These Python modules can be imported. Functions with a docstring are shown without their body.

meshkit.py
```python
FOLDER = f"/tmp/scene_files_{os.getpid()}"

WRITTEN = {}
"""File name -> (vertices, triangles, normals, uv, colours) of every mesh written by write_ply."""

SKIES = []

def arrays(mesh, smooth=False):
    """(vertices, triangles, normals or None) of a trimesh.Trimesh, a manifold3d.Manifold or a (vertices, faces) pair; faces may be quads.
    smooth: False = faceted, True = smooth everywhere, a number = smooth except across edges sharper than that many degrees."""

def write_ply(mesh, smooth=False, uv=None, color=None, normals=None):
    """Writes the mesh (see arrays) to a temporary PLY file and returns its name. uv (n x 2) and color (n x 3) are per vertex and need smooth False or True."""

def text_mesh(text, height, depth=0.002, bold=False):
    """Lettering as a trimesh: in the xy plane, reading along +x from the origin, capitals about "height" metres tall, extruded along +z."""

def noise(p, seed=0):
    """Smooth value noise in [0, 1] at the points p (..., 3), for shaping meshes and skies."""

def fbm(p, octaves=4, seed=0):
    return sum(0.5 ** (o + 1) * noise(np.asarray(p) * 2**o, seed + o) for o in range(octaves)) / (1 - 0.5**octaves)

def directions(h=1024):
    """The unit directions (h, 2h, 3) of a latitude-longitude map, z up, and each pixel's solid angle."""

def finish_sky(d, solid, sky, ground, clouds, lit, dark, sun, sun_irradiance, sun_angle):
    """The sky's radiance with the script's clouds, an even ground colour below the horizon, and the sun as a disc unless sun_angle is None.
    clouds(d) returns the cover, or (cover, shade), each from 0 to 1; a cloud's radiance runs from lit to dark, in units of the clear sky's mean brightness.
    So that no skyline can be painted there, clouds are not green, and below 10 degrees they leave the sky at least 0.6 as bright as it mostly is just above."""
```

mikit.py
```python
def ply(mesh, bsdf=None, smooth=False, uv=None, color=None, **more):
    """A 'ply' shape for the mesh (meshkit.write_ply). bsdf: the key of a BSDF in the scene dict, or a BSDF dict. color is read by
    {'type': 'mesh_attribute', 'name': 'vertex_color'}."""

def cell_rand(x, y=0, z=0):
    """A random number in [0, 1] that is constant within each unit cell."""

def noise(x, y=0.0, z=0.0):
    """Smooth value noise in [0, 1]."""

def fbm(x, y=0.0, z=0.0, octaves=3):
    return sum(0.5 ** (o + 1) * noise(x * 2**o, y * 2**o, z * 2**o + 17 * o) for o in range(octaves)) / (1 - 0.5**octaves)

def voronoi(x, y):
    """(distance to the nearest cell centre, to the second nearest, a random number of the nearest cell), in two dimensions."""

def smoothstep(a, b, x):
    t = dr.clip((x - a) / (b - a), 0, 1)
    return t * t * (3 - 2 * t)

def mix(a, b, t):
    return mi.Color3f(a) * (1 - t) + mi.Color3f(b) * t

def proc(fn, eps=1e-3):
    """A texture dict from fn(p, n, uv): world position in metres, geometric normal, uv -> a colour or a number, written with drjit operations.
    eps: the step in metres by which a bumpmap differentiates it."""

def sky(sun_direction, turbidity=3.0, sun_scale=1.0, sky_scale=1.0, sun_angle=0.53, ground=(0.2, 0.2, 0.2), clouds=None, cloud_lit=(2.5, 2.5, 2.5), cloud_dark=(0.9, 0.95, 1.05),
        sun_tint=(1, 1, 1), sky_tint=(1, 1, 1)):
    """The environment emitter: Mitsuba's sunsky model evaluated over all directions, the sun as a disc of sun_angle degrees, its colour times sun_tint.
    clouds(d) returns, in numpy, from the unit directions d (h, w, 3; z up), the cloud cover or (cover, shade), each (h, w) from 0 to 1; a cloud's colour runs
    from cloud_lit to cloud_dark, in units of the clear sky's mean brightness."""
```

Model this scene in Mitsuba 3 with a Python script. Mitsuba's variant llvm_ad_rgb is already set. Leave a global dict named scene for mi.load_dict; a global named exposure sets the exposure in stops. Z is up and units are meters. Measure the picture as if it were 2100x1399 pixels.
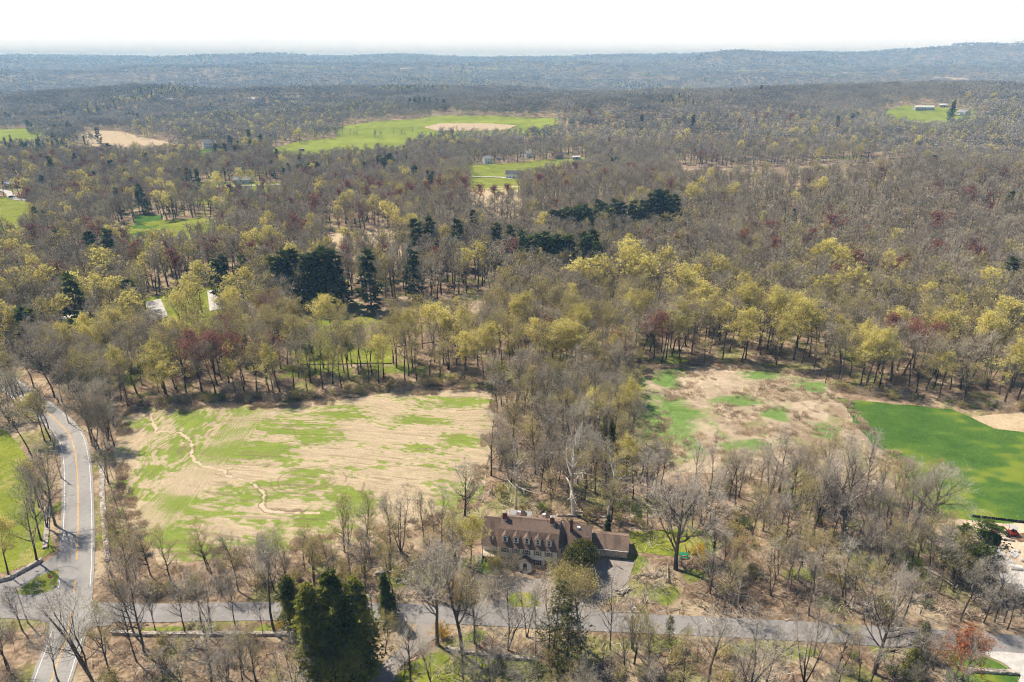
import math
import numpy as np
import trimesh
import shapely
from shapely.geometry import Polygon, LineString
from scipy.spatial import Delaunay
import drjit as dr
import mitsuba as mi
import mikit
import meshkit

T = mi.ScalarTransform4f
scene, labels = {}, {}

# ---------------------------------------------------------------- camera, light, exposure
#<terrain>
CAM_H, PITCH = 110.0, 22.4


def sstep(a, b, x):
    t = np.clip((x - a) / (b - a), 0, 1)
    return t * t * (3 - 2 * t)


def nz(x, y, seed=0):
    return meshkit.noise(np.stack([x, y, np.zeros_like(x)], -1), seed) * 2 - 1


def hump(x, y, cx, cy, rx, ry):
    return np.exp(-((x - cx) / rx) ** 2 - ((y - cy) / ry) ** 2)


def terrain(x, y):
    """Height of the bare ground in metres: level round the house, rolling woods beyond, ridges on the horizon."""
    x, y = np.asarray(x, float), np.asarray(y, float)
    d = np.hypot(x, y)
    h = sstep(330, 950, d) * (7 * nz(x / 330, y / 330, 3) + 4 * nz(x / 140, y / 140, 5))
    h = h + 21 * hump(x, y, 340, 560, 290, 105) - 9 * hump(x, y, 320, 800, 380, 100)
    h = h + 40 * hump(x, y, 900, 1520, 780, 420)
    h = h + 26 * hump(x, y, -750, 2050, 900, 320)
    h = h + 10 * hump(x, y, 100, 1350, 500, 260)
    h = h + sstep(1300, 2400, d) * (17 * nz(x / 620, y / 620, 9) + 9 * nz(x / 260, y / 300, 10))
    h = h - 40 * sstep(2200, 2800, d) * (1 - sstep(3100, 4600, d))
    crest = 53 + 18 * nz(x / 1500, y / 900, 11) + 8 * nz(x / 420, y / 420, 12)
    h = h + crest * sstep(2900, 5200, d) * (1 - 0.75 * sstep(5400, 6300, d))
    far = 104 + 30 * nz(x / 1300, y / 4000, 21) + 10 * nz(x / 500, y / 3000, 22)
    h = h + far * sstep(6100, 7600, d)
    h = h + 130 * hump(x, y, 1780, 5950, 640, 650) + 104 * hump(x, y, 4350, 6150, 1700, 900) + 45 * hump(x, y, -1150, 8000, 420, 500)
    return h
#</terrain>


exposure = 2.3
SUN = np.array([-0.45, 0.335, 0.83])
_p = math.radians(PITCH)
scene["haze_air"] = {"type": "homogeneous", "albedo": {"type": "rgb", "value": [0.48, 0.76, 1.0]}, "sigma_t": {"type": "rgb", "value": [1.2e-4, 1.45e-4, 1.85e-4]}}
scene["haze"] = {"type": "cube", "to_world": T().translate([0, 6000, 75]).scale([14000, 7500, 170]), "bsdf": {"type": "null"}, "interior": {"type": "ref", "id": "haze_air"}}
labels["haze"] = {"kind": "stuff", "label": "thin blue haze over the far ridges"}
scene["camera"] = {"type": "perspective", "fov": 73.74, "fov_axis": "x", "near_clip": 1.0, "far_clip": 40000.0,
                   "medium": {"type": "ref", "id": "haze_air"},
                   "to_world": T().look_at([0, 0, CAM_H], [0, math.cos(_p), CAM_H - math.sin(_p)], [0, 0, 1])}


def thin_cloud(d):
    # a thin white veil, thickest low over the hills and towards the sun's side
    up = np.clip(d[..., 2], 0, 1)
    n = meshkit.fbm(np.stack([d[..., 0] * 3, d[..., 1] * 3, up * 9], -1))
    cover = np.clip(1.0 - 5.0 * up + 0.25 * (n - 0.5), 0, 1)
    return cover, np.clip(0.15 + 0.5 * up, 0, 1)


scene["sky"] = mikit.sky(SUN.tolist(), turbidity=3.0, clouds=thin_cloud, cloud_lit=(9.6, 9.3, 9.2), cloud_dark=(1.2, 1.25, 1.35), sky_scale=0.45, sun_tint=(0.95, 1.0, 1.07))

# ---------------------------------------------------------------- materials
def add_bsdf(name, color, rough=0.85, spec=0.2, two=True, **more):
    b = {"type": "principled", "base_color": color if isinstance(color, dict) else {"type": "rgb", "value": list(color)}, "roughness": rough, "specular": spec, **more}
    scene[name] = {"type": "twosided", "bsdf": b} if two else b
    return name


def diffuse(name, color):
    scene[name] = {"type": "twosided", "bsdf": {"type": "diffuse", "reflectance": color if isinstance(color, dict) else {"type": "rgb", "value": list(color)}}}
    return name


def blend(a, b, size, lo=0.25, hi=0.75, detail=0.0):
    """A tone between two colours that drifts from place to place (from tree to tree, from patch to patch)."""
    def fn(p, n, uv):
        t = mikit.smoothstep(lo, hi, mikit.noise(p.x / size, p.y / size, p.z / (size * 2)))
        if detail:
            t = dr.clip(t + detail * (mikit.noise(p.x * 1.7, p.y * 1.7, p.z * 1.7) - 0.5), 0, 1)
        return mikit.mix(a, b, t)
    return mikit.proc(fn)


diffuse("bark", blend((0.055, 0.044, 0.035), (0.15, 0.125, 0.10), 5.0, detail=0.9))
diffuse("bark_pale", blend((0.30, 0.27, 0.23), (0.66, 0.63, 0.57), 2.0, detail=0.9))
diffuse("twig_grey", blend((0.335, 0.29, 0.215), (0.53, 0.475, 0.37), 7.0))
diffuse("far_twig", blend((0.25, 0.235, 0.20), (0.42, 0.39, 0.32), 45.0, detail=0.5))
diffuse("twig_silver", blend((0.44, 0.385, 0.33), (0.62, 0.56, 0.48), 7.0))
diffuse("twig_olive", blend((0.35, 0.30, 0.18), (0.50, 0.44, 0.26), 8.0))
diffuse("twig_red", blend((0.28, 0.12, 0.09), (0.42, 0.19, 0.14), 7.0))
diffuse("brush_twig", blend((0.30, 0.235, 0.17), (0.54, 0.445, 0.34), 4.0))


def leaf_bsdf(name, color, trans):
    scene[name] = {"type": "principledthin", "base_color": color if isinstance(color, dict) else {"type": "rgb", "value": list(color)}, "roughness": 0.7, "spec_trans": 0.0, "diff_trans": trans}


leaf_bsdf("bud_yellow", blend((0.58, 0.52, 0.17), (0.80, 0.73, 0.26), 9.0), 0.8)
leaf_bsdf("bud_olive", blend((0.42, 0.37, 0.16), (0.58, 0.51, 0.20), 9.0), 0.7)
leaf_bsdf("bud_red", blend((0.25, 0.12, 0.09), (0.34, 0.175, 0.13), 9.0), 0.7)
leaf_bsdf("leaf_copper", blend((0.44, 0.16, 0.055), (0.62, 0.27, 0.09), 3.0), 0.7)
leaf_bsdf("needle_dark", blend((0.034, 0.054, 0.018), (0.09, 0.12, 0.03), 7.0, detail=0.5), 0.35)
leaf_bsdf("needle_blue", blend((0.045, 0.075, 0.028), (0.11, 0.15, 0.05), 7.0, detail=0.5), 0.35)
leaf_bsdf("needle_warm", blend((0.085, 0.11, 0.022), (0.25, 0.255, 0.045), 3.0, detail=0.6), 0.4)
leaf_bsdf("leaf_evergreen", blend((0.07, 0.085, 0.025), (0.20, 0.19, 0.05), 2.5, detail=0.7), 0.35)
leaf_bsdf("needle_olive", blend((0.10, 0.105, 0.045), (0.21, 0.20, 0.085), 2.0, detail=0.6), 0.4)
leaf_bsdf("leaf_fresh", blend((0.08, 0.15, 0.02), (0.17, 0.24, 0.03), 5.0, detail=0.5), 0.7)
leaf_bsdf("leaf_gold", blend((0.50, 0.32, 0.02), (0.66, 0.46, 0.03), 3.0), 0.6)


# ---------------------------------------------------------------- growing trees
def unit(v):
    return v / (np.linalg.norm(v, axis=-1, keepdims=True) + 1e-9)


def grow(rng, p, d, length, nseg, wob, up):
    pts = [p]
    for _ in range(nseg):
        d = unit(d + rng.normal(0, wob, d.shape) + np.array([0, 0, up]))
        p = p + d * (length / nseg)[:, None]
        pts.append(p)
    return np.stack(pts, 1)


def spawn(rng, P, n, t0, t1, ang, jit=0.2):
    """n shoots along each parent: their roots, directions and places along it (0..1)."""
    N, S = P.shape[0], P.shape[1] - 1
    t = t0 + (t1 - t0) * (np.arange(n)[None] + rng.random((N, n))) / n
    f = np.clip(t * S, 0, S - 1e-4)
    i = f.astype(int)
    k = np.arange(N)[:, None]
    a, b = P[k, i], P[k, i + 1]
    root, d = a + (b - a) * (f - i)[..., None], unit(b - a)
    r = unit(np.cross(d, rng.normal(0, 1, d.shape)))
    an = (ang(t) if callable(ang) else ang) + rng.normal(0, jit, t.shape)
    return root.reshape(-1, 3), (d * np.cos(an)[..., None] + r * np.sin(an)[..., None]).reshape(-1, 3), t.ravel()


def tubes(P, R, k):
    """Tapering tubes along the polylines P (N, S+1, 3) with radii R (N, S+1)."""
    N, S1 = R.shape
    d = unit(np.gradient(P, axis=1)) if S1 > 1 else P * 0
    ref = np.where(np.abs(d[:, :1, 2:3]) < 0.8, np.array([0, 0, 1.0]), np.array([1.0, 0, 0]))
    a = unit(np.cross(d, ref))
    b = np.cross(d, a)
    w = np.arange(k) * 2 * np.pi / k
    v = P[:, :, None] + R[:, :, None, None] * (np.cos(w)[:, None] * a[:, :, None] + np.sin(w)[:, None] * b[:, :, None])
    n, s, j = np.meshgrid(np.arange(N), np.arange(S1 - 1), np.arange(k), indexing="ij")
    q = lambda s_, j_: (n * S1 + s_) * k + j_ % k
    f = np.stack([q(s, j), q(s, j + 1), q(s + 1, j + 1), q(s, j), q(s + 1, j + 1), q(s + 1, j)], -1)
    return v.reshape(-1, 3), f.reshape(-1, 3)


def slivers(rng, a, b, w):
    """One thin pointed face per twig."""
    side = unit(np.cross(b - a, rng.normal(0, 1, a.shape))) * (np.asarray(w) / 2).reshape(-1, 1)
    v = np.stack([a - side, a + side, b], 1).reshape(-1, 3)
    return v, np.arange(len(v)).reshape(-1, 3)


def leaves(rng, c, size, flat=0.0, droop=0.0):
    """One small three-cornered face per leaf cluster."""
    n = unit(rng.normal(0, 1, c.shape) + np.array([0, 0, flat]))
    x = unit(np.cross(n, rng.normal(0, 1, c.shape)))
    y = np.cross(n, x)
    s = np.asarray(size).reshape(-1, 1) * (0.6 + 0.8 * rng.random((len(c), 1)))
    v = np.stack([c - x * s * 0.5, c + x * s * 0.5, c + y * s * 0.9 - np.array([0, 0, droop])], 1).reshape(-1, 3)
    return v, np.arange(len(v)).reshape(-1, 3)


def join(*parts):
    parts = [p for p in parts if len(p[0])]
    at = np.cumsum([0] + [len(p[0]) for p in parts])
    return np.vstack([p[0] for p in parts]), np.vstack([p[1] + a for p, a in zip(parts, at)])


def along(P, R0, R1):
    return R0[:, None] + (R1 - R0)[:, None] * np.linspace(0, 1, P.shape[1])[None]


def broadleaf(seed, H, base=0.42, n1=17, n2=7, n3=5, n4=4, spread=0.30, rise=0.12, ang=0.85, lean=0.03, rad=None, twig=0.05, stems=1, stem_ang=0.2, leaf=0, leaf_size=0.3, coarse=False, dome=0.55):
    """trunk and limbs, twigs, leaf clusters of one deciduous tree, H metres tall."""
    g = np.random.default_rng(seed)
    rad = rad or H * (0.017 if coarse else 0.0125)
    az = g.random(stems) * 6.28 + np.arange(stems) * 6.28 / stems
    sa = np.full(stems, stem_ang if stems > 1 else lean) * (0.6 + 0.8 * g.random(stems))
    d0 = np.stack([np.sin(sa) * np.cos(az), np.sin(sa) * np.sin(az), np.cos(sa)], -1)
    p0 = d0 * np.array([1, 1, 0]) * (0.3 * (stems > 1)) - np.array([0, 0, 0.4])
    P0 = grow(g, p0, d0, H * 0.93 * (1 - 0.12 * g.random(stems) * (stems > 1)), 7, 0.05, 0.03)
    R0 = rad * (1 if stems == 1 else 0.62) * np.array([1.25, 0.95, 0.85, 0.72, 0.56, 0.40, 0.24, 0.08])[None].repeat(stems, 0)
    k1 = max(4, n1 // stems)
    r1, d1, t1 = spawn(g, P0, k1, base, 0.98, lambda t: ang * (1.15 - 0.75 * (t - base) / (1 - base)), 0.12)
    u = (t1 - base) / (1 - base)
    L1 = H * spread * (0.45 + 0.75 * np.sin(np.pi * np.clip(0.18 + dome * u, 0, 1))) * (1.05 - 0.55 * u) * (0.8 + 0.4 * g.random(len(t1)))
    P1 = grow(g, r1, d1, L1, 5, 0.13, rise)
    q1 = np.interp(t1, np.linspace(0, 1, 8), R0[0]) * 0.66
    R1 = along(P1, q1, q1 * 0.15)
    r2, d2, t2 = spawn(g, P1, n2, 0.2, 1.0, 0.75)
    L2 = np.repeat(L1, n2) * 0.48 * (1.1 - 0.5 * t2) * (0.7 + 0.6 * g.random(len(t2)))
    P2 = grow(g, r2, d2, L2, 3 if not coarse else 2, 0.16, rise * 0.9)
    q2 = np.repeat(q1, n2) * 0.42 * (1.1 - 0.7 * t2)
    if coarse:
        wood = join(tubes(P0[:, [0, 2, 4, 7]], R0[:, [0, 2, 4, 7]], 4), tubes(P1[:, [0, 2, 5]], R1[:, [0, 2, 5]], 3))
        tw = [slivers(g, P2[:, 0], P2[:, 1], twig * 2.2), slivers(g, P2[:, 1], P2[:, 2], twig * 1.8)]
        r3, d3, t3 = spawn(g, P2, n3, 0.1, 1.0, 0.7)
        L3 = np.repeat(L2, n3) * 0.6 * (0.7 + 0.6 * g.random(len(t3)))
        e3 = r3 + unit(d3 + np.array([0, 0, 0.18])) * L3[:, None]
        tw.append(slivers(g, r3, e3, twig * 1.6))
        ends = e3
    else:
        wood = join(tubes(P0, R0, 6), tubes(P1, R1, 4), tubes(P2, along(P2, q2, q2 * 0.2), 3))
        r3, d3, t3 = spawn(g, P2, n3, 0.15, 1.0, 0.7)
        L3 = np.repeat(L2, n3) * 0.55 * (0.7 + 0.6 * g.random(len(t3)))
        P3 = grow(g, r3, d3, L3, 2, 0.12, 0.1)
        tw = [slivers(g, P3[:, 0], P3[:, 1] + (P3[:, 1] - P3[:, 0]) * 0.2, twig * 1.25), slivers(g, P3[:, 1], P3[:, 2], twig)]
        r4, d4, t4 = spawn(g, P3, n4, 0.15, 1.0, 0.65)
        L4 = np.repeat(L3, n4) * 0.6 * (0.6 + 0.8 * g.random(len(t4)))
        e4 = r4 + unit(d4 + np.array([0, 0, 0.12])) * L4[:, None]
        tw.append(slivers(g, r4, e4, twig * 0.8))
        ends = np.vstack([e4, (r4 + e4) / 2])
    parts = {"trunk": wood, "crown": join(*tw)}
    if leaf:
        c = ends[g.integers(0, len(ends), leaf)] + g.normal(0, 0.22, (leaf, 3))
        parts["foliage"] = leaves(g, c, leaf_size, 0.8)
    top = parts["crown"][0][:, 2].max()
    return {k: (v[0] * (H / top), v[1]) for k, v in parts.items()}


def conifer(seed, H, width, base=0.08, whorls=22, per=9, sprays=16, size=0.55, droop=0.1, power=0.9, ragged=0.25, rad=None, plates=False):
    """trunk, needles of one evergreen: whorled limbs that carry many small sprays."""
    g = np.random.default_rng(seed)
    rad = rad or H * 0.014
    P0 = grow(g, np.array([[0, 0, -0.4]]), np.array([[0, 0, 1.0]]), np.array([H + 0.2]), 5, 0.015, 0.05)
    R0 = rad * np.array([[1.1, 0.9, 0.7, 0.5, 0.3, 0.05]])
    t = base + (1 - base) * ((np.arange(whorls)[:, None] + 0.6 * g.random((whorls, per))) / whorls)
    t = np.clip(t, base, 0.985).ravel()
    az = g.random(len(t)) * 6.283
    u = (t - base) / (1 - base)
    prof = (1 - u) ** power * (0.55 + 0.45 * np.clip(u / 0.12, 0, 1))
    tier = 1 + ragged * (g.random(whorls).repeat(per) - 0.5) * 2
    L = width / 2 * prof * tier * (0.72 + 0.4 * g.random(len(t))) + 0.25
    lift = (0.35 * u - droop) if not plates else 0.12 + 0.5 * u
    d = unit(np.stack([np.cos(az), np.sin(az), lift + g.normal(0, 0.1, len(t))], -1))
    root = np.stack([np.interp(t * (H + 0.2), P0[0, :, 2] + 0.4, P0[0, :, 0]), np.interp(t * (H + 0.2), P0[0, :, 2] + 0.4, P0[0, :, 1]), t * H], -1)
    P1 = grow(g, root, d, L, 3, 0.06, 0.05 if plates else 0.03)
    f = 0.15 + 0.85 * g.random((len(t), sprays)) ** 0.6
    s = np.clip(f * 3, 0, 2.999)
    i = s.astype(int)
    k = np.arange(len(t))[:, None]
    c = P1[k, i] + (P1[k, i + 1] - P1[k, i]) * (s - i)[..., None]
    wide = (0.10 + 0.22 * (1 - f)) * L[:, None] + 0.08
    c = c + g.normal(0, 1, c.shape) * wide[..., None] * np.array([1, 1, 0.35 if plates else 0.55])
    out = np.repeat(d, sprays, 0) * np.array([1, 1, 0.5]) + g.normal(0, 0.45, (len(t) * sprays, 3))
    x = unit(out)
    c = c.reshape(-1, 3)
    y = unit(np.cross(x, np.array([0, 0, 1.0]) + g.normal(0, 0.45, c.shape)))
    sz = size * (0.6 + 0.8 * g.random((len(c), 1)))
    v = np.stack([c - y * sz * 0.42, c + y * sz * 0.42, c + x * sz * 1.25 - np.array([0, 0, 0.12])], 1).reshape(-1, 3)
    limbs = tubes(P1, along(P1, 0.03 + 0.012 * L, 0.01 + 0 * L), 3)
    return {"trunk": join(tubes(P0, R0, 6), limbs), "crown": (v, np.arange(len(v)).reshape(-1, 3))}


def shrub(seed, H, W, stems=14, n2=6, n3=5, leaf=0, leaf_size=0.2, twig=0.045):
    g = np.random.default_rng(seed)
    az, an = g.random(stems) * 6.283, g.random(stems) * 0.75
    d = np.stack([np.sin(an) * np.cos(az), np.sin(an) * np.sin(az), np.cos(an)], -1)
    p = np.stack([g.normal(0, W * 0.14, stems), g.normal(0, W * 0.14, stems), np.full(stems, -0.15)], -1)
    P0 = grow(g, p, d, H * (0.7 + 0.4 * g.random(stems)), 4, 0.14, 0.04)
    r, e, t = spawn(g, P0, n2, 0.2, 1, 0.7)
    L = np.repeat(np.linalg.norm(P0[:, -1] - P0[:, 0], axis=1), n2) * 0.38 * (0.6 + 0.8 * g.random(len(t)))
    P1 = grow(g, r, e, L, 2, 0.15, 0.05)
    r3, d3, t3 = spawn(g, P1, n3, 0.1, 1, 0.7)
    e3 = r3 + d3 * (np.repeat(L, n3) * 0.55)[:, None]
    parts = {"stems": tubes(P0, along(P0, np.full(stems, 0.035), np.full(stems, 0.012)), 3),
             "crown": join(slivers(g, P1[:, 0], P1[:, 1], twig * 1.3), slivers(g, P1[:, 1], P1[:, 2], twig), slivers(g, r3, e3, twig * 0.85))}
    if leaf:
        ends = np.vstack([e3, P1[:, 2], P1[:, 1]])
        parts["foliage"] = leaves(g, ends[g.integers(0, len(ends), leaf)] + g.normal(0, 0.13, (leaf, 3)), leaf_size, 0.6)
    return parts


def dense_bush(seed, R, H, n=2600, size=0.28, lumps=26):
    """A clipped-round evergreen bush: stems and a deep shell of leaves in uneven lumps."""
    g = np.random.default_rng(seed)
    c = unit(g.normal(0, 1, (lumps, 3)) + np.array([0, 0, 0.5])) * np.array([R, R, H * 0.5]) * 0.72
    c[:, 2] = np.abs(c[:, 2]) * 0.9 + H * 0.38
    k = g.integers(0, lumps, n)
    q = unit(g.normal(0, 1, (n, 3))) * (R * 0.42 * (0.55 + 0.45 * g.random((n, 1)) ** 0.4))
    pts = c[k] + q
    pts[:, 2] = np.maximum(pts[:, 2], 0.1)
    an = np.arange(6) * 1.047
    d = np.stack([np.cos(an) * 0.5, np.sin(an) * 0.5, np.ones(6)], -1)
    P = grow(g, np.zeros((6, 3)), unit(d), np.full(6, H * 0.7), 3, 0.1, 0.02)
    return {"stems": tubes(P, along(P, np.full(6, 0.09), np.full(6, 0.03)), 4), "crown": leaves(g, pts, size, 0.5)}


forms = {}


def form(name, parts, mats):
    """One kind of tree as a shape group: its parts by name, each with its material."""
    scene[name] = {"type": "shapegroup", **{k: mikit.ply(parts[k], mats[k]) for k in parts}}
    forms.setdefault(name.rsplit("_form_", 1)[0], []).append(name)


for i in range(5):
    form(f"bare_form_{i}", broadleaf(100 + i, 20, base=0.44 + 0.03 * i, n1=17 + i % 3, n2=7, spread=0.30 + 0.02 * (i % 3), lean=0.05, twig=0.058), {"trunk": "bark", "crown": "twig_grey"})
diffuse("twig_near", blend((0.36, 0.325, 0.265), (0.58, 0.535, 0.455), 7.0))
for i in range(4):
    form(f"nearbare_form_{i}", broadleaf(110 + i, 20, base=0.26 + 0.05 * i, n1=15 + i % 3, n2=7, n3=5, n4=4, spread=0.31 + 0.03 * (i % 2), rise=0.15, lean=0.05, twig=0.045), {"trunk": "bark", "crown": "twig_near"})
for i in range(2):
    form(f"nearolive_form_{i}", broadleaf(165 + i, 20, base=0.3, n1=16, n2=6, n3=5, n4=3, spread=0.33, rise=0.14, twig=0.045, leaf=1900, leaf_size=0.17), {"trunk": "bark", "crown": "twig_olive", "foliage": "bud_olive"})
for i in range(3):
    form(f"neartwinstem_form_{i}", broadleaf(145 + i, 18, base=0.22, n1=20, n2=6, n3=5, n4=4, spread=0.30, rise=0.14, stems=2 + i, stem_ang=0.24, ang=0.75, twig=0.042), {"trunk": "bark", "crown": "twig_near"})
for i in range(3):
    form(f"twinstem_form_{i}", broadleaf(140 + i, 18, base=0.3, n1=20, n2=7, spread=0.31, twig=0.07, stems=2 + i, stem_ang=0.2, ang=0.7), {"trunk": "bark", "crown": "twig_grey"})
for i in range(3):
    form(f"olive_form_{i}", broadleaf(160 + i, 20, base=0.48, n1=16, n2=6, n4=3, spread=0.31, twig=0.055, leaf=1900, leaf_size=0.22), {"trunk": "bark", "crown": "twig_olive", "foliage": "bud_olive"})
for i in range(2):
    form(f"spreading_form_{i}", broadleaf(180 + i, 20, base=0.2, n1=15, n2=9, n3=6, n4=5, spread=0.46, rise=0.10, ang=1.0, rad=0.42, twig=0.045, dome=0.6), {"trunk": "bark", "crown": "twig_silver"})
for i in range(2):
    form(f"pale_form_{i}", broadleaf(190 + i, 22, base=0.28, n1=15, n2=6, n3=4, n4=2, spread=0.27, rise=0.05, ang=1.05, rad=0.36), {"trunk": "bark_pale", "crown": "twig_grey"})
for i in range(4):
    form(f"budding_form_{i}", broadleaf(200 + i, 19, base=0.48, n1=16, n2=6, n3=4, n4=3, spread=0.33, twig=0.06, leaf=(6500, 3800, 5200, 2600)[i], leaf_size=0.25), {"trunk": "bark", "crown": "twig_olive", "foliage": "bud_yellow"})
for i in range(2):
    form(f"redbud_form_{i}", broadleaf(220 + i, 18, base=0.46, n1=15, n2=6, n3=5, n4=3, spread=0.30, twig=0.06, leaf=2200, leaf_size=0.32), {"trunk": "bark", "crown": "twig_red", "foliage": "bud_red"})
form("copper_form_0", broadleaf(230, 13, base=0.16, n1=17, n2=7, n3=5, n4=3, spread=0.38, leaf=4200, leaf_size=0.26), {"trunk": "bark", "crown": "twig_red", "foliage": "leaf_copper"})
for i in range(3):
    form(f"spruce_form_{i}", conifer(300 + i, 20, 6.5, base=0.06, whorls=24, per=9, sprays=17, size=0.62, droop=0.22), {"trunk": "bark", "crown": "needle_dark"})
for i in range(2):
    form(f"pine_form_{i}", conifer(310 + i, 22, 11, base=0.22, whorls=12, per=9, sprays=42, size=0.6, power=0.55, ragged=0.45, plates=True), {"trunk": "bark", "crown": "needle_blue"})
for i in range(2):
    form(f"cedar_form_{i}", conifer(320 + i, 18, 9.5, base=0.03, whorls=24, per=11, sprays=22, size=0.5, power=0.66, ragged=0.3, droop=-0.25), {"trunk": "bark", "crown": "needle_warm"})
form("hemlock_form_0", conifer(330, 15, 9, base=0.1, whorls=12, per=8, sprays=15, size=0.40, power=0.6, ragged=0.6, droop=0.2, plates=True), {"trunk": "bark", "crown": "needle_olive"})
form("darkhemlock_form_0", conifer(331, 15, 8, base=0.12, whorls=12, per=8, sprays=20, size=0.42, power=0.65, ragged=0.6, droop=0.15, plates=True), {"trunk": "bark", "crown": "needle_dark"})
for i in range(3):
    form(f"brush_form_{i}", shrub(400 + i, 3.0, 3.6, stems=15), {"stems": "brush_twig", "crown": "brush_twig"})
for i in range(2):
    form(f"whip_form_{i}", broadleaf(410 + i, 9, base=0.25, n1=12, n2=4, n3=3, n4=2, spread=0.22, ang=0.55, rad=0.07, twig=0.045), {"trunk": "bark", "crown": "brush_twig"})
def tussock(seed):
    g = np.random.default_rng(seed)
    p = np.column_stack([g.normal(0, 0.45, (70, 2)), np.zeros(70)])
    d = unit(np.column_stack([g.normal(0, 0.6, (70, 2)), np.full(70, 0.7)])) * (0.5 + 0.5 * g.random((70, 1)))
    return {"blades": slivers(g, p, p + d, 0.10)}


diffuse("straw", blend((0.42, 0.335, 0.23), (0.66, 0.55, 0.40), 6.0))
for i in range(2):
    form(f"tussock_form_{i}", tussock(440 + i), {"blades": "straw"})
form("greenbush_form_0", shrub(420, 2.4, 3.0, stems=13, leaf=900, leaf_size=0.22), {"stems": "brush_twig", "crown": "brush_twig", "foliage": "leaf_fresh"})
form("olivebush_form_0", shrub(421, 2.8, 3.4, stems=15, leaf=800, leaf_size=0.22), {"stems": "brush_twig", "crown": "twig_olive", "foliage": "bud_olive"})
form("goldbush_form_0", shrub(422, 2.0, 2.6, stems=15, leaf=700, leaf_size=0.2), {"stems": "brush_twig", "crown": "brush_twig", "foliage": "leaf_gold"})
form("bigbush_form_0", shrub(423, 6.0, 7.5, stems=30, n2=9, n3=7, leaf=4200, leaf_size=0.24), {"stems": "brush_twig", "crown": "twig_olive", "foliage": "bud_olive"})
form("bushtree_form_0", shrub(424, 6.0, 6.5, stems=26, n2=9, n3=8), {"stems": "bark", "crown": "twig_grey"})
form("roundbush_form_0", dense_bush(430, 4.3, 7.6, n=7000, size=0.33, lumps=44), {"stems": "bark", "crown": "leaf_evergreen"})

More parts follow.
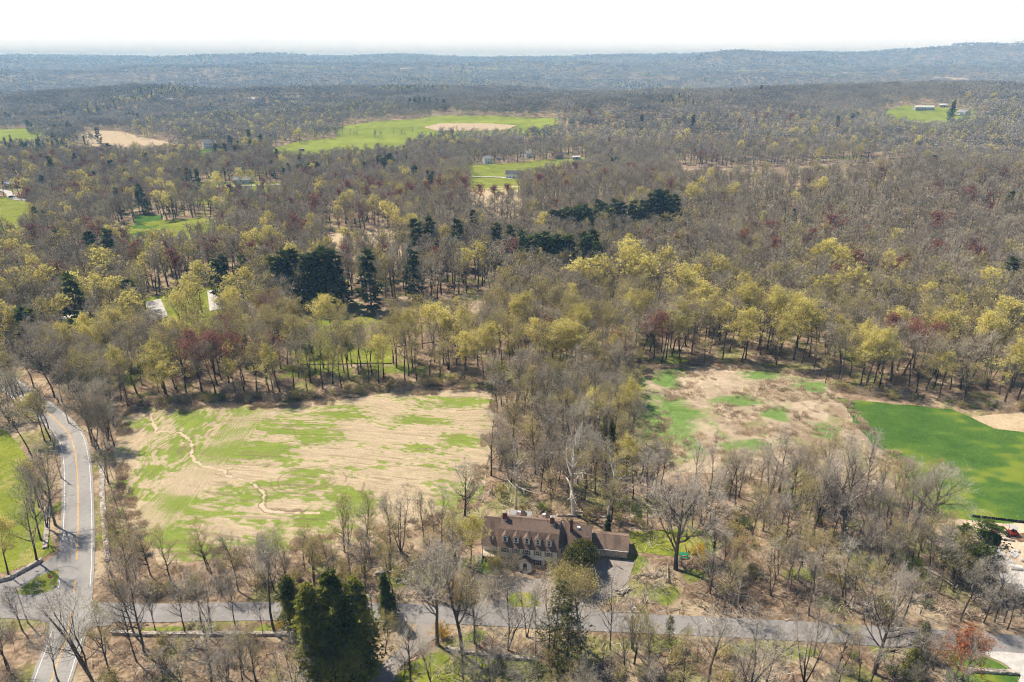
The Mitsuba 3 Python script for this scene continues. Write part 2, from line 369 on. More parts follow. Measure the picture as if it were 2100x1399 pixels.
# lighter forms for the woods farther off
for i in range(4):
    form(f"far_bare_form_{i}", broadleaf(500 + i, 19, base=0.44, n1=13, n2=6, n3=6, spread=0.33, twig=0.105, coarse=True), {"trunk": "bark", "crown": "twig_grey"})
for i in range(2):
    form(f"far_olive_form_{i}", broadleaf(520 + i, 18, base=0.44, n1=13, n2=6, n3=5, spread=0.33, twig=0.10, coarse=True, leaf=260, leaf_size=0.5), {"trunk": "bark", "crown": "twig_olive", "foliage": "bud_olive"})
for i in range(3):
    form(f"far_budding_form_{i}", broadleaf(540 + i, 18, base=0.44, n1=13, n2=6, n3=3, spread=0.36, twig=0.10, coarse=True, leaf=1000, leaf_size=0.52), {"trunk": "bark", "crown": "twig_olive", "foliage": "bud_yellow"})
for i in range(2):
    form(f"far_redbud_form_{i}", broadleaf(560 + i, 17, base=0.45, n1=13, n2=6, n3=5, spread=0.34, twig=0.12, coarse=True, leaf=460, leaf_size=0.65), {"trunk": "bark", "crown": "twig_red", "foliage": "bud_red"})
for i in range(2):
    form(f"far_conifer_form_{i}", conifer(580 + i, 20, 8, base=0.08, whorls=11, per=6, sprays=9, size=1.3, power=0.8, droop=0.1), {"trunk": "bark", "crown": "needle_dark"})


# ---------------------------------------------------------------- ground, fields, roads
def noise_edge(pts, step, amp, seed):
    """The outline with points every step metres, nudged in and out by up to amp."""
    line = shapely.segmentize(Polygon(pts).exterior, step)
    c = np.array(line.coords)[:-1]
    n = np.stack([nz(c[:, 0] / (step * 3), c[:, 1] / (step * 3), seed), nz(c[:, 0] / (step * 3), c[:, 1] / (step * 3), seed + 1)], -1)
    return Polygon(c + n * amp).buffer(0)


def drape(poly, lift, step):
    """Triangles over the polygon that follow the terrain."""
    x0, y0, x1, y1 = poly.bounds
    gx, gy = np.meshgrid(np.arange(x0, x1, step), np.arange(y0, y1, step))
    g = np.stack([gx.ravel(), gy.ravel()], -1)
    g = g[shapely.contains_xy(poly.buffer(-step * 0.3), g[:, 0], g[:, 1])]
    rings = [r for q in getattr(poly, "geoms", [poly]) for r in (q.exterior, *q.interiors)]
    e = np.vstack([np.array(shapely.segmentize(r, step).coords)[:-1] for r in rings])
    p = np.unique(np.vstack([g, e]).round(4), axis=0)
    t = Delaunay(p).simplices
    c = p[t].mean(1)
    t = t[shapely.contains_xy(poly, c[:, 0], c[:, 1])]
    a = p[t]
    cr = (a[:, 1, 0] - a[:, 0, 0]) * (a[:, 2, 1] - a[:, 0, 1]) - (a[:, 1, 1] - a[:, 0, 1]) * (a[:, 2, 0] - a[:, 0, 0])
    t = np.where(cr[:, None] < 0, t[:, ::-1], t)
    return np.column_stack([p, terrain(p[:, 0], p[:, 1]) + lift]), t


def setting(key, mesh, mat, label=None, smooth=True):
    scene[key] = mikit.ply(mesh, mat, smooth)
    labels[key] = {"kind": "structure"}
    if label:
        labels[key]["label"] = label


def spots(p, ellipses):
    """0..1: how far inside the nearest of these soft patches of ground."""
    m = mi.Float(0)
    for cx, cy, rx, ry in ellipses:
        q = dr.square((p.x - cx) / rx) + dr.square((p.y - cy) / ry)
        m = dr.maximum(m, dr.exp(-0.7 * q))
    return m


moss_patches = [(-6.9, 128.0, 2.3, 3.7), (44.3, 137.2, 3.9, 4.6), (66.4, 125.1, 5.6, 2.4), (83.3, 130.6, 3.8, 5.6), (93.9, 129.3, 4.0, 5.9), (70.6, 115.6, 3.7, 3.2), (42.9, 124.7, 4.2, 2.8), (58.3, 103.0, 3.4, 1.5), (46.9, 104.2, 2.5, 2.2), (74.4, 103.9, 2.5, 2.5), (-17.9, 124.4, 4.5, 4.8), (-27.4, 123.9, 5.0, 4.4), (-142.0, 228.9, 6.3, 8.3), (-159.6, 258.9, 3.0, 7.7), (29.4, 129.2, 2.9, 4.2), (30.2, 104.8, 4.5, 2.8), (-50.0, 109.3, 4.1, 1.7), (-67.3, 109.0, 9.2, 0.9), (-8.0, 107.0, 3.0, 1.9), (-102.4, 141.0, 1.2, 23.7), (-120.9, 153.4, 1.4, 16.3), (-5.6, 239.6, 3.8, 6.8), (-76.5, 237.5, 14.9, 8.9), (-46.1, 239.6, 14.1, 6.8), (64.1, 249.0, 7.8, 7.2), (135.1, 251.9, 3.9, 14.7), (33.1, 119.3, 4.9, 3.4)]


def floor_tone(p, n, uv):
    big = mikit.noise(p.x / 17, p.y / 17)
    mid = mikit.noise(p.x / 3.1, p.y / 3.1)
    fine = mikit.noise(p.x / 0.55, p.y / 0.55)
    c = mikit.mix((0.125, 0.086, 0.058), (0.45, 0.345, 0.245), dr.clip(0.3 * big + 0.4 * mid + 0.65 * fine - 0.17, 0, 1))
    c = mikit.mix(c, (0.52, 0.44, 0.30), mikit.smoothstep(0.62, 0.8, mikit.noise(p.x / 6 + 40, p.y / 6)) * 0.5)
    c = mikit.mix(c, (0.12, 0.085, 0.05), mikit.smoothstep(0.62, 0.85, mikit.noise(p.x / 0.9 - 17, p.y / 0.9 + 9)) * 0.6)
    g = mikit.smoothstep(0.58, 0.75, mikit.noise(p.x / 11 + 9, p.y / 8 + 3) * 0.75 + mid * 0.25) * 0.6
    g = dr.maximum(g, mikit.smoothstep(0.45, 0.75, spots(p, moss_patches) * 0.85 + 0.5 * (mid - 0.4) + 0.3 * (fine - 0.5)))
    green = mikit.mix((0.10, 0.14, 0.03), (0.24, 0.27, 0.06), fine)
    return mikit.mix(c, green, g)


scene["floor_smooth"] = {"type": "diffuse", "reflectance": mikit.proc(floor_tone)}
scene["forest_floor"] = {"type": "twosided", "bsdf": {"type": "bumpmap", "arbitrary": mikit.proc(lambda p, n, uv: mikit.noise(p.x / 0.8, p.y / 0.8) + 0.5 * mikit.noise(p.x / 0.3, p.y / 0.3), 0.05), "scale": 0.16, "bsdf": {"type": "ref", "id": "floor_smooth"}}}


def bumpy(name, tone, size, height, eps=0.05, sx=1.0, sy=1.0):
    scene[name] = {"type": "twosided", "bsdf": {"type": "bumpmap", "arbitrary": mikit.proc(lambda p, n, uv: mikit.noise(p.x / (size * sx), p.y / (size * sy)) + 0.5 * mikit.noise(p.x * 2.7 / size, p.y * 2.7 / size), eps), "scale": height,
                   "bsdf": {"type": "diffuse", "reflectance": mikit.proc(tone)}}}
    return name


rr = np.geomspace(25, 12500, 400)
aa = np.radians(np.linspace(-68, 68, 380))
gx, gy = np.sin(aa)[None] * rr[:, None], np.cos(aa)[None] * rr[:, None] - 20
gv = np.stack([gx, gy, terrain(gx, gy)], -1).reshape(-1, 3)
gi, gj = np.meshgrid(np.arange(399), np.arange(379), indexing="ij")
gq = lambda i, j: i * 380 + j
gf = np.stack([gq(gi, gj), gq(gi, gj + 1), gq(gi + 1, gj + 1), gq(gi, gj), gq(gi + 1, gj + 1), gq(gi + 1, gj)], -1).reshape(-1, 3)[:, ::-1]
setting("ground", (gv, gf), "forest_floor", "leaf-strewn brown woodland floor with mossy green patches")

# the ploughed field
field_outline = [(-130.3, 205.0), (-122.1, 207.9), (-105.6, 208.6), (-72.5, 210.0), (-40.0, 218.2), (-8.8, 222.1), (-5.0, 209.3), (-5.8, 186.4), (-7.1, 169.8), (-8.7, 157.7), (-14.1, 148.9), (-21.1, 142.8), (-42.1, 136.7), (-66.3, 130.9), (-82.7, 128.6), (-93.1, 139.0), (-103.7, 151.0), (-116.2, 169.8), (-125.6, 189.4)]
gully_line = [(-123.2, 205.0), (-118.7, 198.3), (-114.7, 192.5), (-113.8, 190.0), (-111.6, 190.9), (-106.0, 190.0), (-100.0, 184.9), (-98.1, 181.1), (-96.5, 176.7), (-93.9, 173.4), (-90.3, 170.3), (-86.4, 169.3), (-83.4, 168.2), (-81.7, 165.7), (-79.3, 164.5), (-74.4, 163.3), (-71.3, 160.4), (-68.4, 157.7), (-67.1, 154.3), (-66.7, 151.4), (-64.5, 149.3), (-60.8, 148.5), (-56.3, 148.3), (-50.8, 148.1)]
field_green = [(-97.7, 199.5, 18.6, 7.0), (-83.9, 188.0, 20.8, 6.0), (-80.5, 176.6, 14.6, 6.8), (-120.2, 194.3, 6.3, 8.0), (-104.0, 161.5, 4.4, 8.3), (-86.9, 147.0, 7.0, 5.1), (-84.4, 138.6, 7.9, 4.2), (-15.8, 183.4, 6.0, 12.3), (-9.2, 197.4, 3.6, 4.9), (-41.8, 151.2, 4.9, 5.4), (-61.8, 158.4, 14.8, 5.2), (-66.0, 187.2, 12.3, 5.3), (-33.6, 197.4, 6.4, 4.9), (-56.6, 203.2, 9.0, 4.3), (-75.2, 134.0, 7.7, 4.0), (-51.8, 145.9, 10.1, 5.1), (-26.0, 208.5, 10.9, 4.5)]


def gully_distance(p):
    m = mi.Float(1e6)
    for (ax, ay), (bx, by) in zip(gully_line[:-1], gully_line[1:]):
        dx, dy = bx - ax, by - ay
        t = dr.clip(((p.x - ax) * dx + (p.y - ay) * dy) / (dx * dx + dy * dy), 0, 1)
        m = dr.minimum(m, dr.square(p.x - ax - t * dx) + dr.square(p.y - ay - t * dy))
    return dr.sqrt(m)


track_hub = [(-56.6, 163.5), (-84.2, 186.4)]


def field_tone(p, n, uv):
    warp = mikit.fbm(p.x / 18, p.y / 18) - 0.5
    wx, wy = p.x + 9 * warp, p.y + 0.12 * p.x + 9 * (mikit.noise(p.x / 26 + 5, p.y / 26) - 0.5)
    left = 1 - mikit.smoothstep(-98, -86, p.x - 0.10 * (p.y - 150))      # along the road the rows turn and run away from the lane
    a, b = dr.lerp(wx, wy, left), dr.lerp(wy, wx, left)
    streak = mikit.noise(a / 12, b / 1.3)
    row = mikit.noise(a / 3.5, b / 0.5)
    fine = mikit.noise(p.x / 0.35, p.y / 0.35)
    patchy = mikit.fbm(wx / 15, wy / 7, 0.0, 4)
    straw = mikit.mix((0.34, 0.275, 0.18), (0.58, 0.485, 0.35), dr.clip(0.50 * row + 0.25 * streak + 0.40 * fine + 0.25 * patchy - 0.17, 0, 1))
    clump = mikit.noise(a / 1.4 + 31, b / 0.8)
    v = 0.85 * spots(p, field_green) + 0.9 * (clump - 0.5) + 2.6 * (patchy - 0.5) + 0.75 * (streak - 0.5) + 0.5 * (row - 0.5) + 0.45 * (fine - 0.5)
    g = 0.9 * mikit.smoothstep(0.10, 0.80, v)
    c = mikit.mix(straw, mikit.mix((0.095, 0.175, 0.018), (0.22, 0.30, 0.035), dr.clip(0.4 * row + 0.4 * fine + 0.3 * patchy, 0, 1)), g)
    for (cx, cy), radii in zip(track_hub, ((5.0, 6.8, 9.5, 11.3), (16.0, 17.8))):
        q = dr.sqrt(dr.square(p.x - cx) + dr.square((p.y - cy) * 1.4)) + 0.8 * (patchy - 0.5)
        for r in radii:
            c = mikit.mix(c, (0.22, 0.17, 0.105), 0.6 * (1 - mikit.smoothstep(0.15, 0.45, dr.abs(q - r))) * mikit.smoothstep(0.35, 0.6, mikit.noise(p.x / 5 + r, p.y / 5)))
    c = mikit.mix(c, (0.20, 0.155, 0.10), mikit.smoothstep(0.74, 0.86, mikit.noise(a / 9 + 50, b / 0.7)) * 0.45)
    gd_ = gully_distance(p) + 0.9 * (mikit.noise(p.x / 1.1, p.y / 1.1) - 0.35)
    c = mikit.mix(c, (0.17, 0.125, 0.08), 0.65 * mikit.smoothstep(0.5, 0.75, gd_) * (1 - mikit.smoothstep(0.85, 1.2, gd_)) * mikit.smoothstep(0.4, 0.6, mikit.noise(p.x / 4, p.y / 4)))  # broken dark rim: shade of the gully edge painted into the field colour
    return mikit.mix(c, (0.60, 0.49, 0.375), (1 - mikit.smoothstep(0.25, 0.6, gd_)) * 0.8)


bumpy("ploughed_earth", field_tone, 0.9, 0.12, sx=4.0, sy=0.7)
fp = noise_edge(field_outline, 3.0, 1.2, 31)
fv, ff = drape(fp, 0.05, 0.9)
gl = shapely.segmentize(LineString(gully_line), 1.5)
gd = shapely.distance(gl, shapely.points(fv[:, :2]))
inside = shapely.distance(fp.exterior, shapely.points(fv[:, :2]))
wgt = np.clip(inside / 3, 0, 1)
fv[:, 2] += wgt * (0.10 + 0.10 * nz(fv[:, 0] / 6, (fv[:, 1] + 0.1 * fv[:, 0]) / 1.4, 41) + 0.5 * np.exp(-((gd - 2.0) / 0.9) ** 2) * np.clip(nz(fv[:, 0] / 5, fv[:, 1] / 5, 44) + 0.5, 0, 1) - 0.0 * gd) - 0.04 * wgt * np.exp(-(gd / 0.7) ** 2)
setting("ploughed_field", (fv, ff), "ploughed_earth", "ploughed field of tan stubble and green weeds with a winding washed-out gully")

# the rough meadow
meadow_outline = [(39.5, 209.3), (44.9, 226.6), (55.2, 238.1), (75.6, 240.8), (94.9, 236.4), (101.8, 235.0), (115.5, 227.8), (115.4, 214.8), (113.7, 202.3), (111.1, 190.9), (111.9, 180.6), (114.3, 171.1), (105.8, 160.0), (88.1, 160.0), (62.8, 166.0), (46.6, 168.5), (37.3, 180.6)]
meadow_green = [(53.4, 200.6, 9.7, 14.2), (47.0, 226.2, 4.0, 7.6), (78.2, 212.3, 7.7, 3.7), (54.9, 181.1, 4.9, 8.2), (72.1, 182.8, 9.2, 3.6), (94.3, 232.1, 6.4, 4.3), (108.0, 224.1, 6.7, 5.4), (87.7, 200.7, 4.9, 5.0), (47.0, 199.2, 8.3, 21.4), (57.0, 228.9, 6.3, 8.3), (62.3, 240.7, 7.6, 5.7), (99.9, 191.0, 4.7, 4.6)]
meadow_brown = [(94.2, 186.0, 10.3, 9.6), (73.7, 193.3, 6.7, 4.0), (95.9, 218.7, 7.0, 5.8), (110.3, 204.1, 3.3, 5.2)]


def meadow_tone(p, n, uv):
    wx, wy = p.x + 5 * (mikit.noise(p.x / 7, p.y / 7) - 0.5), p.y + 5 * (mikit.noise(p.x / 7 + 30, p.y / 7) - 0.5)
    mat = mikit.noise(wx / 1.8, wy / 1.0)
    fine = mikit.noise(p.x / 0.35, p.y / 0.35)
    patchy = mikit.fbm(wx / 11, wy / 9, 0.0, 4)
    c = mikit.mix((0.29, 0.225, 0.16), (0.62, 0.525, 0.40), dr.clip(0.4 * mat + 0.4 * fine + 0.9 * (patchy - 0.45), 0, 1))
    c = mikit.mix(c, mikit.mix((0.20, 0.145, 0.10), (0.36, 0.27, 0.19), fine), 0.85 * mikit.smoothstep(0.3, 0.75, spots(p, meadow_brown) * 0.7 + 1.2 * (patchy - 0.5) + 0.35 * (mat - 0.4)))
    c = mikit.mix(c, (0.25, 0.26, 0.11), mikit.smoothstep(0.55, 0.75, mikit.fbm(wx / 6 + 60, wy / 5)) * 0.7)
    g = 0.92 * mikit.smoothstep(0.22, 0.72, spots(p, meadow_green) * 0.85 + 1.1 * (mikit.fbm(wx / 5 + 20, wy / 4, 0.0, 4) - 0.5) + 0.35 * (fine - 0.5))
    return mikit.mix(c, mikit.mix((0.085, 0.175, 0.04), (0.18, 0.31, 0.07), dr.clip(0.4 * mat + 0.6 * fine, 0, 1)), g)


bumpy("meadow_thatch", meadow_tone, 1.3, 0.25)
mp = noise_edge(meadow_outline, 3.0, 1.3, 51)
mv, mf = drape(mp, 0.05, 1.1)
mw = np.clip(shapely.distance(mp.exterior, shapely.points(mv[:, :2])) / 3, 0, 1)
mv[:, 2] += mw * 0.25 * (1 + nz(mv[:, 0] / 4, mv[:, 1] / 4, 53))
setting("rough_meadow", (mv, mf), "meadow_thatch", "rough meadow of matted tan grass with green patches")


def lawn_tone(p, n, uv):
    big, mid, fine = mikit.noise(p.x / 15, p.y / 11), mikit.noise(p.x / 4, p.y / 2.6), mikit.noise(p.x / 0.5, p.y / 0.5)
    c = mikit.mix((0.035, 0.095, 0.022), (0.115, 0.205, 0.035), dr.clip(0.45 * big + 0.4 * mid + 0.35 * fine - 0.1, 0, 1))
    c = mikit.mix(c, (0.22, 0.26, 0.035), mikit.smoothstep(0.55, 0.85, big * 0.55 + mid * 0.5) * 0.7)
    dots = mikit.smoothstep(0.88, 0.95, mikit.noise(p.x / 0.3 + 70, p.y / 0.3)) * mikit.smoothstep(0.5, 0.7, mikit.noise(p.x / 12 + 8, p.y / 12))
    return mikit.mix(c, (0.50, 0.42, 0.03), dots * 0.6)


def pale_lawn_tone(p, n, uv):
    big, mid, fine = mikit.noise(p.x / 12, p.y / 9), mikit.noise(p.x / 3, p.y / 3), mikit.noise(p.x / 0.5, p.y / 0.5)
    c = mikit.mix((0.10, 0.15, 0.022), (0.30, 0.33, 0.05), dr.clip(0.4 * big + 0.35 * mid + 0.4 * fine - 0.05, 0, 1))
    return mikit.mix(c, (0.36, 0.29, 0.15), mikit.smoothstep(0.62, 0.8, mid * 0.6 + fine * 0.4) * 0.5)


def straw_tone(p, n, uv):
    return mikit.mix((0.38, 0.30, 0.19), (0.62, 0.51, 0.36), dr.clip(0.5 * mikit.noise(p.x / 3, p.y / 2) + 0.5 * mikit.noise(p.x / 0.5, p.y / 0.5), 0, 1))


def far_field_tone(p, n, uv):
    big, mid = mikit.noise(p.x / 60, p.y / 30), mikit.noise(p.x / 9, p.y / 14)
    return mikit.mix((0.15, 0.20, 0.03), (0.29, 0.34, 0.06), dr.clip(0.6 * big + 0.5 * mid, 0, 1))


def dirt_tone(p, n, uv):
    big, fine = mikit.noise(p.x / 6, p.y / 5), mikit.noise(p.x / 0.6, p.y / 0.6)
    track = mikit.noise((p.x - p.y) / 0.9, (p.x + p.y) / 14)
    return mikit.mix((0.42, 0.33, 0.235), (0.72, 0.61, 0.48), dr.clip(0.4 * big + 0.3 * fine + 0.3 * track, 0, 1))


bumpy("lawn_grass", lawn_tone, 0.6, 0.06)
bumpy("pale_grass", pale_lawn_tone, 0.6, 0.08)
bumpy("dry_grass", straw_tone, 0.9, 0.15)
bumpy("bare_dirt", dirt_tone, 0.9, 0.12)
diffuse("field_grass", mikit.proc(far_field_tone))
diffuse("brown_dirt", blend((0.17, 0.11, 0.07), (0.30, 0.20, 0.13), 0.7))
diffuse("gravel", blend((0.48, 0.47, 0.455), (0.56, 0.55, 0.535), 0.6))


def asphalt(name, a, b):
    def tone(p, n, uv):
        t = 0.35 * mikit.noise(p.x / 5, p.y / 5) + 0.3 * mikit.noise(p.x / 0.9, p.y / 0.9) + 0.35 * mikit.noise(p.x / 0.12, p.y / 0.12)
        c = mikit.mix(a, b, t)
        c = c * (0.86 + 0.28 * mikit.fbm(p.x / 9 + 3, p.y / 9))
        return c * (1 - 0.14 * mikit.smoothstep(0.80, 0.9, mikit.noise(p.x / 2.3 + 7, p.y / 0.35)))
    return add_bsdf(name, mikit.proc(tone), 0.75, 0.3)


asphalt("road_asphalt", (0.245, 0.24, 0.235), (0.335, 0.33, 0.325))
asphalt("lane_asphalt", (0.19, 0.185, 0.185), (0.29, 0.285, 0.29))
asphalt("drive_asphalt", (0.20, 0.18, 0.165), (0.33, 0.305, 0.285))
add_bsdf("paint_white", blend((0.62, 0.62, 0.60), (0.82, 0.82, 0.80), 0.5), 0.6)
add_bsdf("paint_yellow", blend((0.62, 0.34, 0.05), (0.76, 0.44, 0.07), 0.5), 0.6)

def lay(key, pts, lift, mat, label, step=3.0, amp=0.35, edge=2.0, seed=61):
    setting(key, drape(noise_edge(pts, edge, amp, seed), lift, step), mat, label)


lawn_outline = [(114.1, 213.3), (127.2, 211.5), (150.7, 205.4), (153.6, 197.0), (162.8, 189.4), (174.5, 180.6), (153.4, 136.2), (131.4, 144.2), (111.6, 146.6), (108.0, 156.5), (109.4, 173.7), (110.0, 190.0), (113.3, 204.0)]
lay("green_lawn", lawn_outline, 0.08, "lawn_grass", "deep green lawn dotted with dandelions beside the meadow", 3.0, 1.1)
lay("dry_grass_patch", [(152.5, 200.3), (172.7, 203.7), (196.2, 202.3), (182.4, 184.9), (163.2, 190.0), (155.5, 192.5)], 0.10, "dry_grass", "strip of dry tan grass behind the green lawn")
lay("dirt_yard", [(104.4, 141.8), (112.3, 146.8), (120.2, 146.2), (131.2, 143.8), (153.1, 135.8), (141.5, 107.7), (117.1, 115.9), (110.4, 121.9), (109.9, 131.7), (102.5, 136.2)], 0.07, "bare_dirt", "bare tan dirt of a building site beside the green lawn")
lay("gravel_track", [(112.3, 135.6), (116.0, 136.7), (118.7, 134.4), (118.7, 128.3), (118.7, 119.6), (112.5, 118.5), (111.5, 122.6), (110.7, 127.5), (111.0, 132.6)], 0.11, "gravel", "pale gravel track across the building site")
lay("side_lawn", [(-195.0, 190.9), (-163.3, 192.5), (-148.3, 179.2), (-134.0, 160.0), (-118.0, 142.8), (-111.0, 133.8), (-112.3, 130.0), (-116.8, 126.3), (-134.9, 118.1)], 0.05, "pale_grass", "bright yellow-green lawn left of the main road", 3.0, 0.6)
lay("south_lawn", [(-11.7, 102.4), (4.9, 101.7), (7.2, 91.4), (-24.4, 91.4), (-21.2, 99.3), (-16.6, 102.9)], 0.05, "pale_grass", "mossy lawn below the stone wall at the bottom edge", 2.0, 0.6)
lay("corner_lawn", [(88.1, 102.9), (92.6, 102.6), (96.0, 100.0), (97.5, 97.4), (92.6, 91.4), (82.2, 91.4), (84.2, 97.9)], 0.05, "lawn_grass", "strip of green lawn at the bottom right corner", 2.0, 0.3)
lay("house_lawn", [(-7.9, 131.4), (-4.9, 130.7), (-3.9, 125.3), (-8.5, 125.7)], 0.05, "lawn_grass", "small green lawn left of the large house", 2.0, 0.3)
lay("back_lawn", [(29.5, 140.9), (36.5, 141.8), (50.4, 140.9), (49.4, 132.6), (38.6, 131.7), (29.5, 133.5)], 0.05, "pale_grass", "mossy lawn right of the garage", 2.0, 0.8)

# main road and lanes: strips along smoothed lines
def curve(pts, rounds=3):
    p = np.asarray(pts, float)
    for _ in range(rounds):
        q = np.empty((2 * len(p) - 2, 2))
        q[0::2], q[1::2] = 0.75 * p[:-1] + 0.25 * p[1:], 0.25 * p[:-1] + 0.75 * p[1:]
        p = np.vstack([p[:1], q, p[-1:]])
    return p


def ribbon(pts, off0, off1, lift, s0=None, s1=None, grade=False):
    """A strip between two offsets (metres to the right) of the line, from s0 to s1 metres along it."""
    line = LineString(pts)
    L = line.length
    s = np.linspace(s0 or 0, min(s1 or L, L), max(2, int(((s1 or L) - (s0 or 0)) / 1.5)))
    c = np.array([line.interpolate(v).coords[0] for v in s])
    d = np.array([line.interpolate(min(v + 0.8, L)).coords[0] for v in s]) - np.array([line.interpolate(max(v - 0.8, 0)).coords[0] for v in s])
    d /= np.linalg.norm(d, axis=1, keepdims=True)
    n = np.stack([d[:, 1], -d[:, 0]], -1)
    a, b = c + n * off0, c + n * off1
    z = lambda q: terrain(q[:, 0], q[:, 1]) + lift
    v = np.vstack([np.column_stack([a, z(a)]), np.column_stack([b, z(b)])])
    i, m = np.arange(len(s) - 1), len(s)
    return v, np.vstack([np.stack([i, i + m, i + m + 1], 1), np.stack([i, i + m + 1, i + 1], 1)])


main_line = curve([(-86.9, 91.4), (-88.1, 96.0), (-89.3, 99.2), (-90.8, 104.0), (-92.0, 107.7), (-95.2, 114.4), (-98.6, 121.1), (-102.4, 128.3), (-108.4, 139.0), (-116.7, 153.2), (-122.1, 162.3), (-127.5, 171.1), (-134.2, 181.1), (-139.2, 187.6), (-147.0, 195.3), (-154.3, 201.6), (-161.1, 207.2), (-169.5, 213.7), (-179.3, 221.4), (-188.2, 227.8), (-213.2, 245.5), (-253.8, 272.3)])
setting("main_road", ribbon(main_line, -3.75, 3.75, 0.13), "road_asphalt", "grey two-lane road curving up the left side")
ml = LineString(main_line)
cut0, cut1 = (ml.project(shapely.Point(*q)) for q in [(-93.6, 111.0), (-100.7, 125.0)])
for k, (a, b, m, s0, s1) in enumerate([(-0.16, -0.05, "paint_yellow", 0, cut0 + 3), (0.05, 0.16, "paint_yellow", 0, cut0 + 3), (-0.16, -0.05, "paint_yellow", cut0 + 9, cut1 - 2), (0.05, 0.16, "paint_yellow", cut0 + 9, cut1 - 2),
                                       (-0.16, -0.05, "paint_yellow", cut1 + 6, None), (0.05, 0.16, "paint_yellow", cut1 + 6, None)]):
    scene["main_road__centre_line" + (f"_{k:03d}" if k else "")] = mikit.ply(ribbon(main_line, a, b, 0.136, s0, s1), m, True)
wl0, wl1 = (ml.project(shapely.Point(*q)) for q in [(-95.0, 109.0), (-107.0, 130.0)])
for k, (a, b, s0, s1) in enumerate([(-3.18, -3.06, 0, wl0), (-3.18, -3.06, wl0 + 10, wl0 + 18), (-3.18, -3.06, wl1 + 8, None), (3.06, 3.18, 0, cut0 - 6), (3.06, 3.18, cut0 + 10, None)]):
    scene["main_road__edge_line" + (f"_{k:03d}" if k else "")] = mikit.ply(ribbon(main_line, a, b, 0.136, s0, s1), "paint_white", True)
lane_line = curve([(-95.9, 114.2), (-87.6, 113.6), (-80.0, 113.3), (-68.2, 113.6), (-50.0, 114.0), (-34.6, 113.6), (-20.4, 113.3), (-9.4, 112.8), (5.2, 111.7), (22.8, 110.7), (34.5, 110.0), (51.0, 109.0), (67.1, 107.7), (80.3, 106.6), (94.6, 105.5), (103.9, 104.5), (126.5, 102.0)], 2)
setting("side_road", ribbon(lane_line, -2.7, 2.7, 0.11), "lane_asphalt", "narrow grey lane running across in front of the large house")
lay("west_road", [(-134.5, 117.6), (-125.3, 119.7), (-116.6, 122.8), (-113.3, 125.3), (-111.5, 128.3), (-109.6, 131.2), (-109.3, 134.2), (-107.9, 134.2), (-92.6, 108.7), (-95.0, 109.0), (-97.0, 110.2), (-100.3, 111.3), (-109.1, 111.9), (-130.5, 112.8)], 0.10, "lane_asphalt", "pale road joining the main road from the left", 2.0, 0.05)
lay("road_mouth", [(-94.1, 118.1), (-91.2, 116.5), (-87.6, 116.5), (-84.1, 109.9), (-87.9, 109.4), (-89.1, 107.7), (-93.1, 113.0)], 0.105, "lane_asphalt", "flared mouth of the lane at the main road", 2.0, 0.05)
lay("grass_island", [(-111.0, 119.4), (-110.1, 121.7), (-109.2, 124.2), (-107.5, 126.0), (-105.7, 126.6), (-104.3, 124.7), (-102.7, 121.4), (-103.1, 119.9), (-105.2, 119.0), (-108.3, 118.7)], 0.16, "pale_grass", "grass triangle at the road junction", 1.0, 0.1, 1.0)
lay("driveway", [(-8.4, 125.0), (0.0, 124.5), (6.7, 123.7), (15.7, 124.4), (19.6, 127.5), (21.1, 130.3), (29.2, 130.0), (27.0, 123.4), (22.9, 118.1), (18.1, 115.9), (19.8, 112.5), (12.0, 112.5), (7.4, 114.0), (-2.1, 114.3), (-10.0, 113.6), (-12.2, 114.7), (-6.9, 116.5)], 0.09, "drive_asphalt", "worn asphalt driveway loop in front of the large house", 2.0, 0.3)
lay("driveway_island", [(-0.5, 118.5), (1.3, 119.9), (4.4, 119.4), (6.2, 116.5), (5.3, 115.0), (0.0, 115.0), (-1.0, 116.5)], 0.13, "pale_grass", "small green island inside the driveway loop", 1.0, 0.5, 1.0)
lay("south_driveway", [(-20.3, 111.9), (-13.5, 111.9), (-14.1, 107.7), (-16.9, 105.4), (-20.0, 102.0), (-22.3, 98.5), (-22.6, 91.4), (-28.0, 91.4), (-26.9, 97.4), (-24.3, 102.0), (-20.0, 106.4)], 0.09, "drive_asphalt", "dark driveway leading down from the lane to the bottom edge", 2.0, 0.2)
lay("east_driveway", [(93.5, 102.9), (98.9, 102.9), (124.8, 100.0), (115.6, 89.4), (89.8, 89.4), (98.1, 97.2), (96.8, 100.0)], 0.12, "gravel", "pale driveway mouth at the bottom right corner", 2.0, 0.1)

# clearings farther off: (the outline, its look)
clearing = {}
def clear(key, pts, mat, label, lift=0.35, step=12.0):
    clearing[key] = noise_edge(pts, step, step * 0.25, 71)
    setting(key, drape(clearing[key], lift, step), mat, label)


clear("gully_clearing", [(-101.1, 294.9), (-75.0, 298.8), (-53.6, 293.0), (-46.7, 242.9), (-83.8, 241.9)], "pale_grass", "green strip of clearing behind the row of budding trees", step=6)
clear("streamside_gap", [(-83.4, 315.3), (-62.2, 316.7), (-36.0, 318.2), (-12.5, 331.8), (2.5, 333.4), (-10.5, 278.0), (-30.4, 267.0), (-49.5, 260.0), (-69.6, 261.2)], "forest_floor", "leaf-strewn gap along a small stream in the wood", step=6)
clear("villa_lawn", [(-213.9, 302.9), (-195.5, 302.8), (-154.4, 239.9), (-149.0, 219.4), (-168.9, 235.1)], "pale_grass", "lawn and drive among trees at the left", step=6)
clear("court_yard", [(-182.4, 322.8), (-160.4, 340.1), (-137.4, 340.0), (-111.5, 267.0), (-133.6, 245.0), (-151.1, 261.2)], "pale_grass", "clearing with a pale court among budding trees", step=6)
